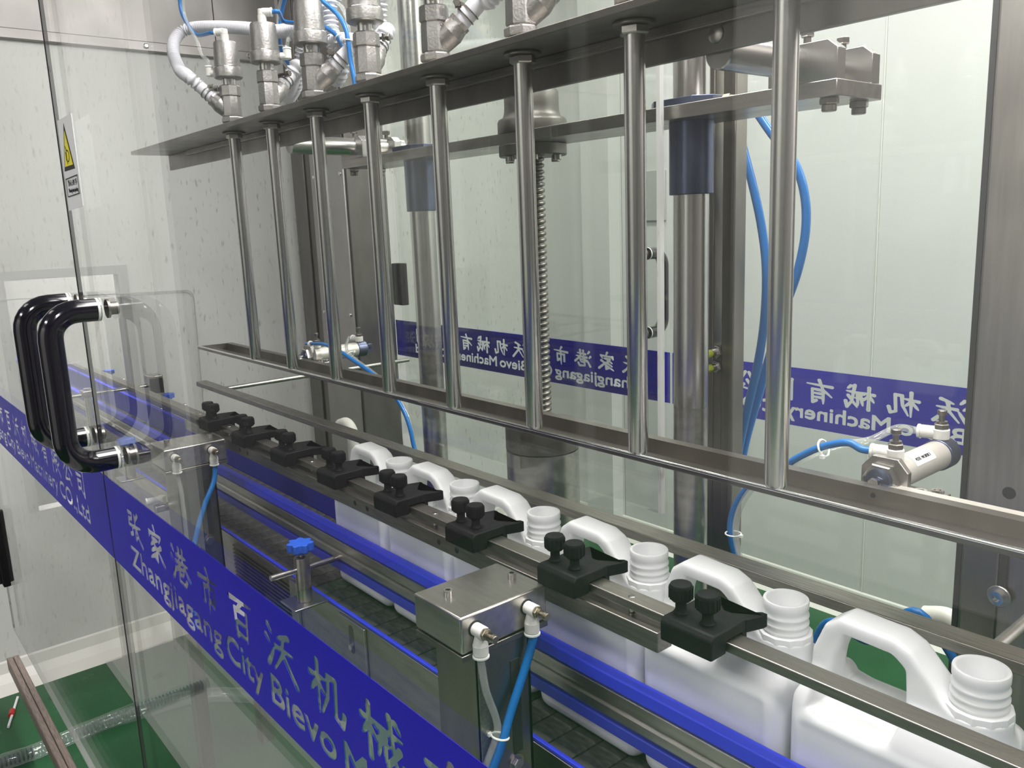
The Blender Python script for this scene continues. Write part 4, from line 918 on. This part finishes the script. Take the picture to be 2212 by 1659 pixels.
# ================================================================== jugs
def smin(a, b, k): h = np.clip(.5 + .5 * (b - a) / k, 0, 1); return b * (1 - h) + a * h - k * h * (1 - h)
def smax(a, b, k): return -smin(-a, -b, k)
def jug_mesh():
    h = .0021; x = np.arange(-.104, .104, h); y = np.arange(-.068, .068, h); z = np.arange(-.0250, .258, h)
    X, Y, Z = np.meshgrid(x, y, z, indexing='ij')
    def rbox(cx, cy, cz, hx, hy, hz, r):
        qx, qy, qz = abs(X - cx) - hx + r, abs(Y - cy) - hy + r, abs(Z - cz) - hz + r
        return np.sqrt(np.maximum(qx, 0) ** 2 + np.maximum(qy, 0) ** 2 + np.maximum(qz, 0) ** 2) + np.minimum(np.maximum(qx, np.maximum(qy, qz)), 0) - r
    def poly(P):      # signed distance to a polygon in x,z
        A, B = X[:, 0, :], Z[:, 0, :]; D = np.full(A.shape, 9.); ins = np.zeros(A.shape, bool)
        for p, q in zip(P, P[1:] + P[:1]):
            dx, dz = q[0] - p[0], q[1] - p[1]; t = np.clip(((A - p[0]) * dx + (B - p[1]) * dz) / (dx * dx + dz * dz), 0, 1)
            D = np.minimum(D, np.hypot(A - p[0] - t * dx, B - p[1] - t * dz))
            if p[1] != q[1]: ins ^= ((p[1] > B) != (q[1] > B)) & (A < dx * (B - p[1]) / dz + p[0])
        return np.where(ins, -D, D)[:, None, :] + 0 * X
    def slab(P, half, r):
        d = poly(P) + r; e = abs(Y) - half + r
        return np.sqrt(np.maximum(d, 0) ** 2 + np.maximum(e, 0) ** 2) + np.minimum(np.maximum(d, e), 0) - r
    # body with rounded corners; ends of the base curve up
    b = rbox(0, 0, .08125, .0925, .0590, .09975, .020)
    b = smax(b, (abs(X) * .62 + (-Z - .0185) * .785) - .0530, .012)                  # tucked base ends
    b = smax(b, (abs(Y) * .80 + Z * .60) - .1395, .012)                        # sloping shoulders
    # front and rear label panels set in below the shoulder
    for s in (-1, 1):
        p = rbox(0, s * .0700, .0735, .0800, .0130, .0775, .010); b = smax(b, -p, .005)
    sp = slab([(-.0905, .150), (-.0880, .205), (-.0760, .2350), (-.0600, .2470), (-.006, .2450), (.010, .2380), (.042, .204), (.070, .186), (.070, .150)], .0190, .0050)
    d = smin(b, sp, .016)
    nb = np.maximum(np.hypot(X - .0640, Y) - .0285, np.maximum(Z - .1985, .12 - Z)); d = smin(d, nb, .012)
    hole = slab([(-.0720, .160), (-.0650, .205), (-.0555, .2300), (-.0090, .2280), (.0040, .2170), (.0085, .160)], .2, .005)
    d = smax(d, -hole, .006)
    # hollows beside the grip
    for s in (-1, 1):
        q = rbox(-.031, s * .0465, .194, .0385, .030, .0340, .016); d = smax(d, -q, .012)
    V, Q = surface_nets(d, (x[0], y[0], z[0]), h); return V, Q
JV, JQ = jug_mesh()
def build_jug():
    base = (0, 0, 0)
    t = thing('jug', '-', 'jug', base, 'white plastic jugs on the conveyor')
    mb = MB(); mb.v = [(v[0], v[1], v[2] + .0185) for v in JV]; mb.f = [tuple(int(i) for i in q) for q in JQ]
    b = part('body', mb, 'jug_plastic', t, angle=80)
    s = b.modifiers.new('relax', 'SMOOTH'); s.factor = .5; s.iterations = 3
    x = .0640
    nk = part('neck', MB().lathe([(.0262, .1960), (.0262, .1990), (.0228, .2005), (.0228, .2035), (.0232, .2050), (.0243, .2062), (.0243, .2078), (.0229, .2092), (.0226, .2110), (.0242, .2130), (.0242, .2148), (.0227, .2165), (.0224, .2195), (.0240, .2215), (.0240, .2232), (.0226, .2250), (.0226, .2285), (.0234, .2300), (.0236, .2372), (.0230, .2388), (.0205, .2388), (.0198, .2380), (.0198, .2330), (.0190, .2320), (.0190, .1990), (.0180, .1940)], (x, 0, .0185), seg=48, cap=True), 'jug_plastic', t, angle=50)
    part('ratchet_collar', MB().lathe([(.0255, .1965), (.0286, .1970), (.0282, .2035), (.0268, .2040), (.0226, .2042)], (x, 0, .0185), seg=12, phase=.2), 'jug_plastic', nk, angle=15)
    return t
JG = build_jug(); jl = ['farthest white jug, mostly hidden behind black neck locators', 'second white jug from the far end of the row', 'third white jug from the far end of the row', 'third white jug from the near end of the row', 'second white jug from the near end of the row', 'nearest white jug at the right, handle fully visible']
for i, nx in enumerate((-.745, -.5541, -.3678, -.174, .0153, .2090)):
    o = JG if i == 0 else copy_tree(JG)
    o.location = (nx - .0640, 0, -.3770 + H); o['label'] = jl[i]

# ================================================================== floor things
t = thing('floor_hose', 'clear ribbed hose with bluish end lying across the green floor', 'hose', (-2.0, -.2, FZ))
part('hose', MB().tube([(-2.145, -.95, -1.176), (-2.143, -.62, -1.176), (-2.124, -.4693, -1.176), (-2.1268, -.4086, -1.176), (-2.1329, -.3324, -1.176), (-2.1393, -.2529, -1.176), (-2.122, -.1629, -1.176), (-2.1003, -.0276, -1.176), (-2.017, .0913, -1.176), (-1.88, .18, -1.176), (-1.6, .26, -1.176)], .0225, 18, 14, rf=lambda L: .0225 + .0008 * math.sin(L * 700)), 'clear_hose', t, angle=80)
rb = MB()
for k in range(46):
    u = k / 45; rb.lathe([(.0150, -.002), (.0165, 0), (.0150, .002)], (-2.1445 + .019 * u ** 3, -.95 + .49 * u, -1.176), (.02, 1, 0), 12)
part('inner_spiral', rb, 'navy_metal', t, label='dark blue ribbed inner hose end', kind='stuff')
t = thing('floor_marker', 'thin white stick with red band on the green floor by the left wall', 'stick', (-2.5, -.5, FZ + .005))
part('stick', MB().cyl((-2.535, -.43, FZ + .004), (-2.36, -.485, FZ + .004), .004, seg=8), 'sign_white', t)
part('red_band', MB().cyl((-2.455, -.458, FZ + .005), (-2.425, -.467, FZ + .005), .0085, seg=10), 'red_plastic', t)
tube1([(-.40, .30, FZ + .01), (-.30, .32, -.75), (-.18, .34, -.50)] + [(-0.1358, 0.3500, -0.3318), (-0.0638, 0.3500, -0.3304), (0.0113, 0.3500, -0.2673)] + [(.10, .40, -.50), (.02, .46, -.8), (-.02, .44, FZ + .01)], 'blue_tube', 'blue air hose hanging low behind the nearest jugs', .006)
